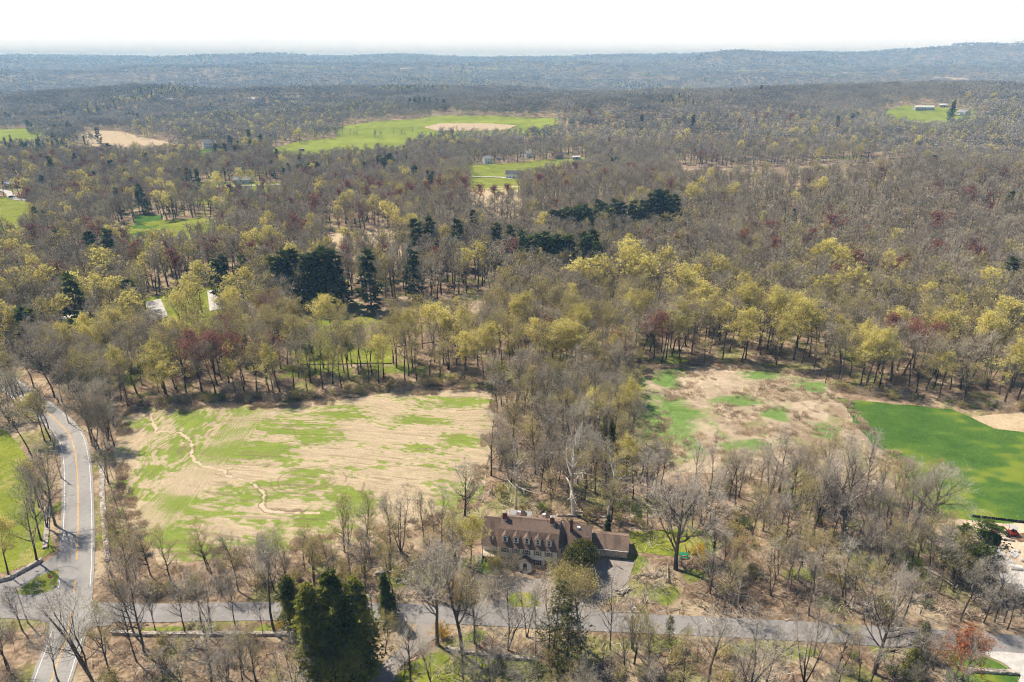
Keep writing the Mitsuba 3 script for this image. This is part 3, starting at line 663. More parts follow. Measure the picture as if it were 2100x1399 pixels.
clear("wetland", [(-282.3, 481.6), (-274.3, 507.4), (-233.8, 516.0), (-207.6, 505.7), (-186.8, 408.7), (-209.4, 394.1), (-235.5, 394.7)], "pale_grass", "pale green wetland clearing in the left woods")
clear("left_lawn", [(-465.5, 589.1), (-444.1, 612.9), (-398.5, 568.9), (-312.6, 437.5), (-340.5, 423.9)], "pale_grass", "lawn with a winding drive at the far left")
clear("left_plots", [(-301.4, 538.3), (-274.4, 530.6), (-223.7, 431.4), (-242.7, 432.0)], "lawn_grass", "green lawn behind a farmhouse in the left woods")
clear("village_lawn", [(-331.4, 701.6), (-231.9, 699.8), (-186.1, 565.9), (-273.3, 580.8)], "pale_grass", "strip of village lawns among yellow trees")
clear("mid_lawn", [(-52.3, 832.1), (-5.9, 843.4), (36.4, 869.6), (94.1, 902.2), (83.7, 748.8), (26.7, 635.7), (-8.3, 590.7), (-38.6, 610.3)], "pale_grass", "lawns round the white houses in the middle distance")
clear("tan_plot", [(-40.3, 633.1), (6.8, 646.1), (6.4, 497.2), (-3.5, 492.4), (-31.5, 491.1)], "dry_grass", "small tan plot among red-budded trees")
clear("ridge_gap", [(195.5, 834.7), (257.7, 819.0), (339.3, 823.5), (458.5, 822.5), (309.6, 554.2), (226.1, 547.4), (173.8, 550.8), (134.4, 563.2)], "forest_floor", "leaf-covered gap in front of the open wood")
clear("left_slope", [(-128.4, 453.3), (-104.0, 463.0), (-78.2, 469.7), (-65.5, 401.2), (-93.7, 389.8), (-109.6, 385.4)], "dry_grass", "tan slope of dry brush in the mid-left woods")
clear("far_field", [(-289.7, 1169.3), (-243.3, 1229.9), (-154.6, 1260.9), (-149.2, 1290.2), (-42.9, 1261.8), (78.4, 1211.2), (67.1, 1090.9), (-37.1, 1085.0), (-133.5, 1024.1), (-188.2, 942.6), (-229.8, 927.1)], "field_grass", "long green field on the far slope")
setting("stubble_strip", drape(Polygon([(-142.2, 1141.6), (-121.4, 1185.1), (-40.5, 1187.2), (8.0, 1169.6), (-7.8, 1138.0), (-114.0, 1107.8)]), 0.8, 12.0), "dry_grass", "tan stubble strip across the long green field")
clear("lower_field", [(-309.2, 911.3), (-294.2, 969.4), (-260.3, 1022.1), (-175.4, 1017.6), (-131.9, 1005.6), (-136.7, 858.6), (-199.6, 822.2), (-246.8, 788.9), (-275.0, 808.4)], "field_grass", "lower green field in front of the long green field")
clear("left_field", [(-936.6, 1230.3), (-873.6, 1289.0), (-801.9, 1229.5), (-638.3, 936.6), (-679.2, 888.0)], "field_grass", "green field at the far left edge")
clear("orchard_field", [(-666.8, 1096.3), (-684.1, 1174.1), (-638.8, 1164.2), (-550.1, 1065.6), (-456.9, 972.9), (-397.8, 832.7), (-450.6, 846.1), (-529.6, 881.5)], "dry_grass", "tan hillside field at the left")
clear("hill_lawn", [(657.8, 1275.8), (728.3, 1329.5), (773.0, 1297.5), (802.4, 1245.0), (675.5, 1054.3), (580.2, 999.8), (565.9, 1086.0)], "field_grass", "green lawn round the pale house on the right ridge")
clear("distant_tan_field", [(2086, 3619), (2366, 3779), (2157, 3438), (2012, 3463)], "dry_grass", "distant tan field on the right hillside", step=40)
clear("white_house_lawn", [(-405.5, 907.6), (-389.4, 922.6), (-335.1, 797.4), (-348.6, 783.3)], "lawn_grass", "green lawn below the white house on the left slope")

for k, (pts, mat) in enumerate((([(-1562.3, 4805), (-1179.8, 4806), (-1231.8, 4891), (-1575.6, 4901)], "field_grass"), ([(264.9, 5335), (480.7, 5378), (612.6, 7124), (373.1, 7050)], "field_grass"), ([(1088.1, 6850), (1231.3, 5316), (1308.0, 5734), (1126.2, 6952)], "field_grass"), ([(1330.8, 4496), (1507.1, 4577), (1530.0, 4700), (1426.7, 4772)], "field_grass"),
                                ([(1589.0, 3815), (1741.0, 3814), (1928.0, 4263), (1901.0, 4536)], "field_grass"), ([(-714.7, 4579), (-588.0, 4785), (-619.1, 4912), (-721.1, 4727)], "dry_grass"), ([(-180.6, 4944), (49.9, 5010), (34.1, 5135), (-168.4, 5079)], "field_grass"), ([(740.4, 4195), (825.1, 4129), (907.0, 4577), (795.5, 4464)], "field_grass"), ([(-3149, 5792), (-2321, 4896), (-2977, 6245), (-3246, 6052)], "field_grass"), ([(346.8, 3994), (563.8, 4019), (564.9, 4129), (395.7, 4235)], "field_grass"))):
    key = "distant_clearing" + (f"_{k:03d}" if k else "")
    clear(key, pts, mat, "distant pale clearing on the far hills", 1.5, 45.0)



# ---------------------------------------------------------------- buildings
def shingles(name, a, b, dark):
    def tone(p, n, uv):
        c = mikit.mix(a, b, dr.clip(0.5 * mikit.noise(p.x / 0.35, p.y / 0.35, p.z / 0.3) + 0.5 * mikit.noise(p.x / 2.5, p.y / 2.5, p.z / 2), 0, 1))
        return mikit.mix(c, dark, mikit.smoothstep(0.6, 0.85, mikit.noise(p.x / 0.7, p.y / 3.5, p.z / 3.5)) * 0.55)
    return add_bsdf(name, mikit.proc(tone), 0.9, 0.15)


shingles("roof_brown", (0.115, 0.082, 0.067), (0.225, 0.165, 0.135), (0.065, 0.052, 0.045))
shingles("roof_grey", (0.20, 0.21, 0.22), (0.36, 0.37, 0.39), (0.16, 0.16, 0.17))
shingles("roof_dark", (0.07, 0.075, 0.085), (0.14, 0.145, 0.16), (0.05, 0.05, 0.055))
shingles("roof_pale", (0.50, 0.50, 0.50), (0.68, 0.68, 0.68), (0.40, 0.40, 0.40))
add_bsdf("siding_cream", blend((0.72, 0.72, 0.65), (0.80, 0.80, 0.73), 1.6), 0.7)
add_bsdf("siding_white", blend((0.72, 0.73, 0.73), (0.82, 0.82, 0.81), 2.0), 0.6)
add_bsdf("siding_tan", blend((0.42, 0.37, 0.28), (0.52, 0.46, 0.36), 1.2), 0.7)
add_bsdf("siding_grey", blend((0.36, 0.37, 0.39), (0.46, 0.47, 0.49), 1.5), 0.7)
add_bsdf("siding_blue", blend((0.50, 0.58, 0.64), (0.62, 0.69, 0.74), 1.5), 0.7)
add_bsdf("siding_red", blend((0.25, 0.075, 0.055), (0.34, 0.11, 0.08), 1.5), 0.8)
add_bsdf("siding_brown", blend((0.20, 0.12, 0.075), (0.28, 0.18, 0.115), 1.5), 0.8)
add_bsdf("trim_white", (0.86, 0.86, 0.85), 0.5)
add_bsdf("shutter_olive", (0.22, 0.21, 0.15), 0.6)
add_bsdf("shutter_dark", (0.045, 0.035, 0.03), 0.6)
add_bsdf("brick_red", blend((0.13, 0.04, 0.03), (0.24, 0.085, 0.06), 0.25), 0.85)
add_bsdf("window_glass", (0.02, 0.03, 0.045), 0.08, 0.7)
add_bsdf("door_dark", (0.035, 0.018, 0.015), 0.5)
add_bsdf("weathered_wood", blend((0.30, 0.27, 0.23), (0.48, 0.44, 0.38), 0.6), 0.85)
add_bsdf("dark_opening", (0.02, 0.02, 0.02), 0.9)  # near-black colour standing in for the shade inside an opening
add_bsdf("stone_grey", blend((0.24, 0.215, 0.19), (0.52, 0.48, 0.43), 0.55, detail=0.6), 0.9)
add_bsdf("metal_grey", (0.42, 0.43, 0.45), 0.5)
add_bsdf("metal_black", (0.02, 0.02, 0.022), 0.5)


def box(x0, x1, y0, y1, z0, z1):
    v = np.array([[x, y, z] for x in (x0, x1) for y in (y0, y1) for z in (z0, z1)], float)
    return v, np.array([[0, 1, 3], [0, 3, 2], [4, 6, 7], [4, 7, 5], [0, 4, 5], [0, 5, 1], [2, 3, 7], [2, 7, 6], [0, 2, 6], [0, 6, 4], [1, 5, 7], [1, 7, 3]])


def slab(p, q, w0, w1, t):
    """A roof plane of thickness t: from the eave line p to the ridge line q (y, z), between x = w0 and w1."""
    (y0, z0), (y1, z1) = p, q
    L = math.hypot(y1 - y0, z1 - z0)
    ny, nz_ = -(z1 - z0) / L * t, (y1 - y0) / L * t
    if nz_ < 0:
        ny, nz_ = -ny, -nz_
    v = np.array([[x, y, z] for x in (w0, w1) for y, z in ((y0, z0), (y1, z1), (y1 + ny, z1 + nz_), (y0 + ny, z0 + nz_))])
    return v, np.array([[0, 1, 2], [0, 2, 3], [4, 6, 5], [4, 7, 6], [0, 4, 5], [0, 5, 1], [1, 5, 6], [1, 6, 2], [2, 6, 7], [2, 7, 3], [3, 7, 4], [3, 4, 0]])


def prism(profile, x0, x1):
    """The outline (y, z) carried from x0 to x1."""
    p = np.asarray(profile, float)
    n = len(p)
    v = np.vstack([np.column_stack([np.full(n, x), p]) for x in (x0, x1)])
    tri = np.array([[0, i, i + 1] for i in range(1, n - 1)])
    i = np.arange(n)
    j = (i + 1) % n
    return v, np.vstack([tri, tri[:, ::-1] + n, np.stack([i, i + n, j + n], 1), np.stack([i, j + n, j], 1)])


def turned(mesh, x, y, z, deg):
    a = math.radians(deg)
    v = np.asarray(mesh[0], float)
    return np.column_stack([x + v[:, 0] * math.cos(a) - v[:, 1] * math.sin(a), y + v[:, 0] * math.sin(a) + v[:, 1] * math.cos(a), z + v[:, 2]]), mesh[1]


class Builder:
    """Adds the parts of one thing that stands at (x, y, z), turned by deg."""
    def __init__(self, key, x, y, z, deg, label, cat, group=None):
        n = 0
        base = key
        while key in labels:
            n += 1
            key = f"{base}_{n:03d}"
        self.key, self.at = key, (x, y, z, deg)
        labels[key] = {"label": label, "category": cat, **({"group": group} if group else {})}

    def __call__(self, part, mesh, mat, under=None, smooth=False):
        stem = f"{under or self.key}__{part}"
        key, n = stem, 0
        while key in scene:
            n += 1
            key = f"{stem}_{n:03d}"
        scene[key] = mikit.ply(turned(mesh, *self.at), mat, smooth)
        return key


def window(b, x, z0, z1, w, y, under=None, shutter=None, rails=True):
    """A sash window in a wall that faces -y."""
    f = b("window", join(box(x - w / 2 - 0.09, x + w / 2 + 0.09, y - 0.05, y, z0 - 0.12, z0), box(x - w / 2 - 0.09, x + w / 2 + 0.09, y - 0.05, y, z1, z1 + 0.1),
                         box(x - w / 2 - 0.09, x - w / 2, y - 0.05, y, z0, z1), box(x + w / 2, x + w / 2 + 0.09, y - 0.05, y, z0, z1)), "trim_white", under)
    if not under:
        b("pane", box(x - w / 2, x + w / 2, y - 0.02, y - 0.004, z0, z1), "window_glass", f)
        b("sash", join(box(x - w / 2, x + w / 2, y - 0.045, y - 0.022, (z0 + z1) / 2 - 0.035, (z0 + z1) / 2 + 0.035), box(x - 0.022, x + 0.022, y - 0.040, y - 0.024, z0, (z0 + z1) / 2 - 0.036), box(x - 0.022, x + 0.022, y - 0.040, y - 0.024, (z0 + z1) / 2 + 0.036, z1)), "trim_white", f)
    if shutter:
        for s in (-1, 1):
            c = x + s * (w / 2 + 0.30)
            b("shutter", join(box(c - 0.2, c + 0.2, y - 0.045, y, z0 - 0.05, z1 + 0.05), box(c - 0.15, c + 0.15, y - 0.06, y - 0.046, z0 + 0.05, (z0 + z1) / 2 - 0.05), box(c - 0.15, c + 0.15, y - 0.06, y - 0.046, (z0 + z1) / 2 + 0.05, z1 - 0.05)), shutter)
    return f


def dormer(b, x, y, z0, z1, apex, yb, w=1.15):
    """A gabled dormer: its cheeks, roof and window. The ridge runs back to y = yb."""
    d = b("dormer", join(prism([(x - w / 2, z0), (x + w / 2, z0), (x + w / 2, z1), (x, apex - 0.1), (x - w / 2, z1)], 0, 1)), "siding_cream")
    v = prism([(x - w / 2, z0), (x + w / 2, z0), (x + w / 2, z1), (x, apex - 0.1), (x - w / 2, z1)], 0, 1)
    m = (np.column_stack([v[0][:, 1], y + v[0][:, 0] * (yb - 0.25 - y), v[0][:, 2]]), v[1][:, ::-1])
    scene[d] = mikit.ply(turned(m, *b.at), "siding_cream")
    for s in (-1, 1):
        e = (x + s * (w / 2 + 0.22), z1 - 0.12)
        r = slab(e, (x, apex), y - 0.22, yb, 0.07)
        b("roof", (np.column_stack([r[0][:, 1], r[0][:, 0], r[0][:, 2]]), r[1]), "roof_brown", d)
    ww, h0, h1 = 0.62, z0 + 0.28, z1 - 0.02
    b("frame", join(box(x - ww / 2 - 0.09, x + ww / 2 + 0.09, y - 0.05, y - 0.002, h0 - 0.1, h0), box(x - ww / 2 - 0.09, x + ww / 2 + 0.09, y - 0.05, y - 0.002, h1, h1 + 0.09), box(x - ww / 2 - 0.09, x - ww / 2, y - 0.05, y - 0.002, h0, h1),
                    box(x + ww / 2, x + ww / 2 + 0.09, y - 0.05, y - 0.002, h0, h1), box(x - ww / 2, x + ww / 2, y - 0.045, y - 0.025, (h0 + h1) / 2 - 0.03, (h0 + h1) / 2 + 0.03)), "trim_white", d)
    b("pane", box(x - ww / 2, x + ww / 2, y - 0.02, y - 0.004, h0, h1), "window_glass", d)


H1 = Builder("large_house", -3.3, 129.0, 0.0, -9.2, "long cream house with brown gambrel roof, five dormers and brick chimneys", "house")
HY = 9.8
g_prof = [(0, 0), (HY, 0), (HY, 5.25), (HY - 2.25, 8.3), (HY / 2, 9.85), (2.25, 8.3), (0, 5.25)]
H1("wall", prism(g_prof, 0, 13.85), "siding_cream")
for y0, z0, y1, z1 in ((-0.3, 5.2, 2.15, 8.42), (2.15, 8.42, HY / 2, 9.97), (HY + 0.3, 5.2, HY - 2.15, 8.42), (HY - 2.15, 8.42, HY / 2, 9.97)):
    H1("roof", slab((y0, z0), (y1, z1), -0.18, 14.05, 0.10), "roof_brown")
H1("ridge_cap", join(slab((HY / 2 - 0.2, 9.97), (HY / 2, 10.09), -0.18, 14.05, 0.05), slab((HY / 2 + 0.2, 9.97), (HY / 2, 10.09), -0.18, 14.05, 0.05)), "roof_brown")
H1("cornice", join(box(-0.05, 13.9, -0.25, -0.02, 5.0, 5.2)), "trim_white")
H1("foundation", box(-0.03, 13.88, -0.03, HY, -0.3, 0.35), "stone_grey")
for x in (0.06, 13.79):
    H1("corner_board", box(x - 0.09, x + 0.09, -0.03, -0.003, 0.36, 5.0), "trim_white")
WX = [1.67, 4.23, 6.79, 9.35, 11.91]
for x in WX:
    window(H1, x, 3.60, 4.86, 0.80, -0.003, shutter="shutter_olive")
    dormer(H1, x, 0.35, 6.15, 7.75, 8.45, 2.3)
for x in (WX[0], WX[1], WX[3], WX[4]):
    window(H1, x, 0.85, 2.25, 0.85, -0.003, shutter="shutter_dark")
for x, top in ((0.95, 11.55), (12.2, 11.5)):
    c = H1("chimney", box(x - 0.5, x + 0.5, 4.0, 4.75, 8.9, top), "brick_red")
    H1("cap", join(box(x - 0.56, x + 0.56, 3.94, 4.81, top, top + 0.12), box(x - 0.3, x - 0.02, 4.15, 4.6, top + 0.12, top + 0.3), box(x + 0.06, x + 0.34, 4.15, 4.6, top + 0.12, top + 0.3)), "stone_grey", c)
    H1("flashing", join(box(x - 0.54, x + 0.54, 3.9, 3.995, 9.3, 9.72), box(x + 0.503, x + 0.56, 3.9, 4.75, 9.35, 9.95)), "trim_white", c)
# entrance porch
H1("vestibule", join((lambda v: (np.column_stack([v[0][:, 1], -1.45 + v[0][:, 0] * 1.44, v[0][:, 2]]), v[1][:, ::-1]))(prism([(5.25, 0), (8.05, 0), (8.05, 2.25), (6.65, 3.3), (5.25, 2.25)], 0, 1))), "trim_white")
for s in (-1, 1):
    r = slab((6.65 + s * 1.75, 2.08), (6.65, 3.40), -1.75, -0.01, 0.08)
    H1("vestibule_roof", (np.column_stack([r[0][:, 1], r[0][:, 0], r[0][:, 2]]), r[1]), "roof_brown")
d = H1("door", box(6.22, 7.08, -1.50, -1.453, 0.12, 2.15), "door_dark")
H1("handle", box(6.98, 7.03, -1.55, -1.501, 1.05, 1.15), "metal_grey", d)
H1("door_frame", join(box(6.08, 6.215, -1.53, -1.453, 0.1, 2.3), box(7.085, 7.22, -1.53, -1.453, 0.1, 2.3), box(6.216, 7.084, -1.53, -1.453, 2.16, 2.3)), "trim_white")
H1("lamp", box(6.58, 6.72, -1.58, -1.453, 2.55, 2.8), "metal_black")
for k in range(3):
    H1("step", box(5.95, 7.35, -2.5 + 0.33 * k, -1.46, -0.2 + 0.12 * k, -0.02 + 0.12 * k), "stone_grey")
# left wing over an open porch
H1("wing_wall", prism([(2.6, 1.35), (HY - 0.6, 1.35), (HY - 0.6, 5.0), (HY / 2, 9.3), (2.6, 6.6)], -3.95, -0.01), "siding_cream")
for y0, y1, s in ((0.25, HY / 2, 1), (HY - 0.25, HY / 2, -1)):
    H1("wing_roof", slab((y0, 4.55), (y1, 9.4), -4.15, -0.19, 0.1), "roof_brown")
dormer(H1, -1.85, 1.25, 5.65, 6.75, 7.4, 2.9, w=1.05)
H1("porch_floor", box(-3.95, -0.01, 0.5, 2.6, 1.15, 1.35), "weathered_wood")
H1("porch_base", box(-3.95, -0.01, 0.75, HY - 0.6, -0.2, 1.15), "dark_opening")  # solid block, coloured black for the shade below the porch floor
H1("porch_beam", box(-3.95, -0.01, 0.52, 0.75, 4.2, 4.5), "trim_white")
for x in (-3.8, -1.85, -0.12):
    H1("post", box(x - 0.08, x + 0.08, 0.55, 0.71, 1.35, 4.2), "trim_white")
H1("railing", join(box(-1.77, -0.2, 0.6, 0.66, 2.15, 2.23), box(-1.77, -0.2, 0.6, 0.66, 1.5, 1.56), *[box(-1.7 + 0.18 * k, -1.665 + 0.18 * k, 0.61, 0.65, 1.56, 2.15) for k in range(9)]), "trim_white")
for k in range(6):
    H1("porch_step", box(-5.0, -3.97, -1.3 + 0.32 * k, -0.98 + 0.32 * k, 0.02 + 0.215 * k, 0.10 + 0.215 * k), "weathered_wood")
for x in (-5.03, -3.99):
    r = slab((-1.3, 0.9), (0.6, 2.2), x, x + 0.06, 0.08)
    H1("stair_rail", join(r, box(x, x + 0.07, -1.35, -1.27, 0, 0.95), box(x, x + 0.07, 0.5, 0.58, 0, 2.15)), "trim_white")
# right wing
H1("right_wing_wall", prism([(2.0, 0), (10.0, 0), (10.0, 5.2), (6.0, 8.85), (2.0, 5.2)], 13.86, 21.35), "siding_cream")
for y0, s in ((1.7, 1), (10.3, -1)):
    H1("right_wing_roof", slab((y0, 4.95), (6.0, 8.93), 14.06, 21.5, 0.1), "roof_brown")
for x in (14.9, 17.2, 19.6):
    window(H1, x, 3.5, 4.6, 0.7, 1.997)
c = H1("chimney", box(16.35, 16.98, 4.5, 5.1, 6.8, 10.75), "brick_red")
H1("cap", box(16.31, 17.02, 4.46, 5.14, 10.75, 10.87), "metal_black", c)
H1("skylight", box(18.0, 18.7, 5.1, 5.75, 8.15, 8.75), "trim_white")
H1("vent_pipe", box(20.6, 20.75, 3.9, 4.05, 7.0, 7.35), "trim_white")
# garage
H1("garage_wall", prism([(6.6, 0), (12.6, 0), (12.6, 2.4), (9.6, 4.0), (6.6, 2.4)], 21.36, 30.05), "siding_tan")
for y0 in (6.25, 12.95):
    H1("garage_roof", slab((y0, 2.28), (9.6, 4.08), 21.51, 30.3, 0.1), "roof_brown")
H1("gutter", box(23.4, 30.25, 6.12, 6.24, 2.2, 2.34), "trim_white")
for k in range(3):
    x0 = 23.85 + 2.05 * k
    gd_ = H1("garage_door", box(x0, x0 + 1.85, 6.54, 6.597, 0.05, 2.05), "siding_tan")
    for r_ in range(4):
        H1("panel", join(*[box(x0 + 0.08 + 0.44 * q_, x0 + 0.45 + 0.44 * q_, 6.515, 6.539, 0.12 + 0.49 * r_, 0.5 + 0.49 * r_) for q_ in range(4)]), "siding_tan", gd_)
sd = H1("side_door", box(22.1, 22.9, 6.54, 6.597, 0.05, 2.05), "trim_white")
H1("pane", box(22.25, 22.75, 6.52, 6.539, 1.1, 1.9), "window_glass", sd)
# back addition with a flat roof, and the back dormers
H1("back_wing", join(box(0.8, 6.0, HY + 0.01, 14.2, 0, 4.9), box(6.01, 11.0, HY + 0.01, 12.2, 0, 4.8)), "siding_cream")
H1("flat_roof", join(box(0.6, 6.2, HY + 0.32, 14.4, 4.9, 5.05), box(6.21, 11.2, HY + 0.32, 12.4, 4.8, 4.95)), "roof_grey")
for x in (4.2, 10.2):
    for s in (-1, 1):
        r = slab((x + s * 1.3, 7.6), (x, 9.0), 5.6, HY + 0.1, 0.08)
        H1("back_dormer_roof", (np.column_stack([r[0][:, 1], r[0][:, 0], r[0][:, 2]]), r[1]), "roof_brown")
    v = prism([(x - 1.05, 5.6), (x + 1.05, 5.6), (x + 1.05, 7.8), (x, 8.9), (x - 1.05, 7.8)], 0, 1)
    H1("back_dormer", (np.column_stack([v[0][:, 1], 6.5 + v[0][:, 0] * (HY - 6.55), v[0][:, 2]]), v[1][:, ::-1]), "siding_cream")
    b_ = H1("vent_box", box(x - 0.75, x - 0.05, 8.0, 8.5, 8.6, 9.25), "trim_white")


def simple_house(x, y, deg, w, d, h, roof, wall, rmat, label, key="house", cat="house", wins=4, storeys=1, chimney=False, sink=0.3):
    """A smaller house: walls, gable roof, windows on the faces one can see, door."""
    z = float(terrain(x, y)) + 0.3
    b = Builder(key, x, y, z, deg, label, cat)
    b("wall", prism([(-d / 2, -1.5), (d / 2, -1.5), (d / 2, h), (0, h + roof), (-d / 2, h)], -w / 2, w / 2), wall)
    k = roof / (d / 2)
    for s in (-1, 1):
        b("roof", slab((s * (d / 2 + 0.4), h - 0.4 * k + 0.06), (0, h + roof + 0.06), -w / 2 - 0.35, w / 2 + 0.35, 0.18), rmat)
    for st in range(storeys):
        for i in range(wins):
            xx = -w / 2 + w * (i + 0.5) / wins
            if st == 0 and i == wins // 2 and wins > 2:
                b("door", box(xx - 0.5, xx + 0.5, -d / 2 - 0.05, -d / 2 - 0.003, 0, 2.1), "door_dark")
                continue
            f = b("window", box(xx - 0.62, xx + 0.62, -d / 2 - 0.05, -d / 2 - 0.003, 0.8 + 2.8 * st, 2.3 + 2.8 * st), "trim_white")
            b("pane", box(xx - 0.5, xx + 0.5, -d / 2 - 0.075, -d / 2 - 0.052, 0.9 + 2.8 * st, 2.2 + 2.8 * st), "window_glass", f)
        for yy in (-d / 4, d / 4):
            for s in (-1, 1):
                f = b("window", box(*sorted((s * (w / 2 + 0.003), s * (w / 2 + 0.05))), yy - 0.55, yy + 0.55, 0.8 + 2.8 * st, 2.3 + 2.8 * st), "trim_white")
                b("pane", box(*sorted((s * (w / 2 + 0.052), s * (w / 2 + 0.075))), yy - 0.45, yy + 0.45, 0.9 + 2.8 * st, 2.2 + 2.8 * st), "window_glass", f)
    if chimney:
        b("chimney", box(w * 0.22, w * 0.22 + 0.9, -0.45, 0.45, h, h + roof + 1.2), "brick_red")
    return b


house_spots = []
for (x, y), a in zip([(-30.6, 844.6), (-17.0, 871.2), (19.3, 893.2), (58.6, 886.8), (80.8, 885.8), (2.5, 711.3), (100.3, 866.4), (-206.3, 724.2), (-269.8, 695.5), (-339.4, 585.0), (-316.2, 584.5), (-400.1, 928.2), (-868.5, 1301.5), (-757.1, 1249.9), (-737.7, 1805.7), (-650.0, 1834.5), (-830.8, 1758.4), (207.2, 1169.1), (248.0, 1155.6), (730.2, 1277.5), (774.5, 1297.0), (762.1, 1212.0), (2066, 4158), (1795.2, 3730), (1882.0, 4110), (-461.7, 649.9), (-893.3, 3826), (-2329, 4392), (1562.4, 4907), (3331, 5941)], [
    (35, 10, 8.5, 5.8, 2.6, "siding_white", "roof_grey", "white two-storey house with grey roof on a lawn", "house", "house", 2, False),
    (20, 4.5, 3.5, 2.4, 1.2, "siding_blue", "roof_grey", "small pale shed right of the white two-storey house", "shed", "shed", 1, False),
    (40, 9, 8, 5.2, 2.6, "siding_white", "roof_grey", "white gabled house half hidden behind bare trees", "house", "house", 2, False),
    (25, 11, 8, 4.8, 3.4, "siding_brown", "roof_brown", "brown wooden house among bare trees", "house", "house", 2, True),
    (5, 10, 6, 3.0, 0.9, "siding_grey", "roof_pale", "low shed with a bright pale roof", "shed", "shed", 1, False),
    (-12, 17, 9, 4.6, 2.9, "siding_white", "roof_dark", "pale house with dark blue-grey roof by a drive", "house", "house", 1, False),
    (0, 9, 6, 3.2, 1.6, "siding_red", "roof_brown", "low red barn at the end of a lawn", "barn", "barn", 1, False),
    (6, 24, 10, 5.0, 3.4, "siding_grey", "roof_grey", "long grey house behind red-budded trees", "house", "house", 2, True),
    (4, 18, 9, 3.6, 2.6, "siding_blue", "roof_grey", "low blue-grey house among yellow trees", "house", "house", 1, False),
    (10, 13, 8, 3.4, 2.4, "siding_grey", "roof_grey", "small grey farmhouse in the left woods", "house", "house", 1, True),
    (-35, 12, 8, 4.2, 3.0, "siding_tan", "roof_pale", "tan barn with pale roof beside the green lawn", "barn", "barn", 1, False),
    (30, 12, 10, 5.8, 4.2, "siding_white", "roof_grey", "white house with steep grey roof on the left slope", "house", "house", 2, True),
    (10, 18, 10, 4.2, 3.0, "siding_white", "roof_grey", "white house beside dark evergreens at the far left", "house", "house", 1, False),
    (0, 8, 8, 3.5, 3.0, "siding_white", "roof_grey", "small white pavilion at the edge of the tan hillside", "house", "house", 1, False),
    (5, 30, 12, 5.0, 3.6, "siding_grey", "roof_brown", "long brown-roofed house on the left crest", "house", "house", 1, False),
    (-4, 34, 12, 5.5, 3.6, "siding_white", "roof_pale", "long white house on the left crest", "house", "house", 1, False),
    (0, 14, 10, 4.0, 3.0, "siding_tan", "roof_pale", "small tan house on the left crest", "house", "house", 1, False),
    (15, 15, 9, 4.4, 4.0, "siding_red", "roof_brown", "red house with steep roof in the right-hand woods", "house", "house", 1, True),
    (-10, 12, 8, 3.6, 3.0, "siding_red", "roof_brown", "smaller red outbuilding right of the red house", "barn", "barn", 1, False),
    (-4, 32, 11, 5.0, 2.6, "siding_grey", "roof_pale", "long pale-roofed house on the right ridge lawn", "house", "house", 1, False),
    (-4, 14, 9, 3.6, 2.0, "siding_tan", "roof_pale", "low pale annex right of the long pale-roofed house", "house", "house", 1, False),
    (-70, 16, 13, 4.2, 4.4, "siding_blue", "roof_grey", "grey barn with broad gable on the right ridge", "barn", "barn", 1, False),
    (0, 44, 20, 8.0, 6.0, "siding_white", "roof_pale", "large white building far off on the right hillside", "building", "building", 1, False),
    (10, 44, 18, 6.0, 4.0, "siding_white", "roof_grey", "far white house below the large white building", "house", "house", 1, False),
    (-5, 46, 18, 7.0, 4.0, "siding_white", "roof_pale", "far pale house left of the large white building", "house", "house", 1, False),
    (15, 24, 10, 4.0, 3.0, "siding_tan", "roof_pale", "pale-roofed house by the winding drive at the far left", "house", "house", 1, False),
    (0, 40, 18, 6.0, 4.0, "siding_white", "roof_grey", "tiny white house on the middle of the far ridge", "house", "house", 1, False),
    (0, 46, 18, 6.0, 4.0, "siding_white", "roof_pale", "tiny white house far off at the left", "house", "house", 1, False),
    (0, 40, 18, 6.0, 4.0, "siding_white", "roof_grey", "tiny pale house below the round mountain", "house", "house", 1, False),
    (0, 60, 18, 6.0, 4.0, "siding_tan", "roof_grey", "tiny tan house high on the far right ridge", "house", "house", 1, False)]):
    deg, w, dd, h, r, wall, rm, lab, key, cat, st, ch = a
    house_spots.append(LineString([(x, y), (x, y - 26)]).buffer(w / 2 + 2))
    simple_house(x, y, deg, w, dd, h, r, wall, rm, lab, key, cat, wins=max(3, int(w / 3)) if w < 40 else 10, storeys=st, chimney=ch)


# ---------------------------------------------------------------- trees
KIND_OF = {"bare": "bare_tree", "twinstem": "bare_tree", "spreading": "bare_tree", "pale": "pale_tree", "olive": "budding_tree", "budding": "yellow_tree", "redbud": "red_tree", "copper": "copper_tree",
           "spruce": "spruce_tree", "pine": "pine_tree", "cedar": "cedar_tree", "hemlock": "hemlock_tree", "darkhemlock": "hemlock_tree", "brush": "bare_shrub", "whip": "young_tree", "greenbush": "green_shrub", "olivebush": "budding_shrub", "bigbush": "budding_shrub", "bushtree": "bare_shrub",
           "goldbush": "golden_shrub", "roundbush": "evergreen_shrub"}
CATEGORY = {k: ("shrub" if "shrub" in v else "tree") for k, v in KIND_OF.items()}
LOOK = {"bare": "bare grey-brown tree", "twinstem": "bare grey-brown tree", "spreading": "bare grey-brown tree", "pale": "pale-barked bare tree", "olive": "olive-budded tree",
        "budding": "yellow-green leafing tree", "redbud": "red-budded tree", "spruce": "dark conical spruce", "pine": "dark broad pine", "brush": "bare brown bush", "whip": "thin bare sapling",
        "greenbush": "fresh green bush", "olivebush": "olive-budded bush", "cedar": "warm green cedar", "hemlock": "ragged dark evergreen", "goldbush": "golden bush", "copper": "copper-red leafing tree"}
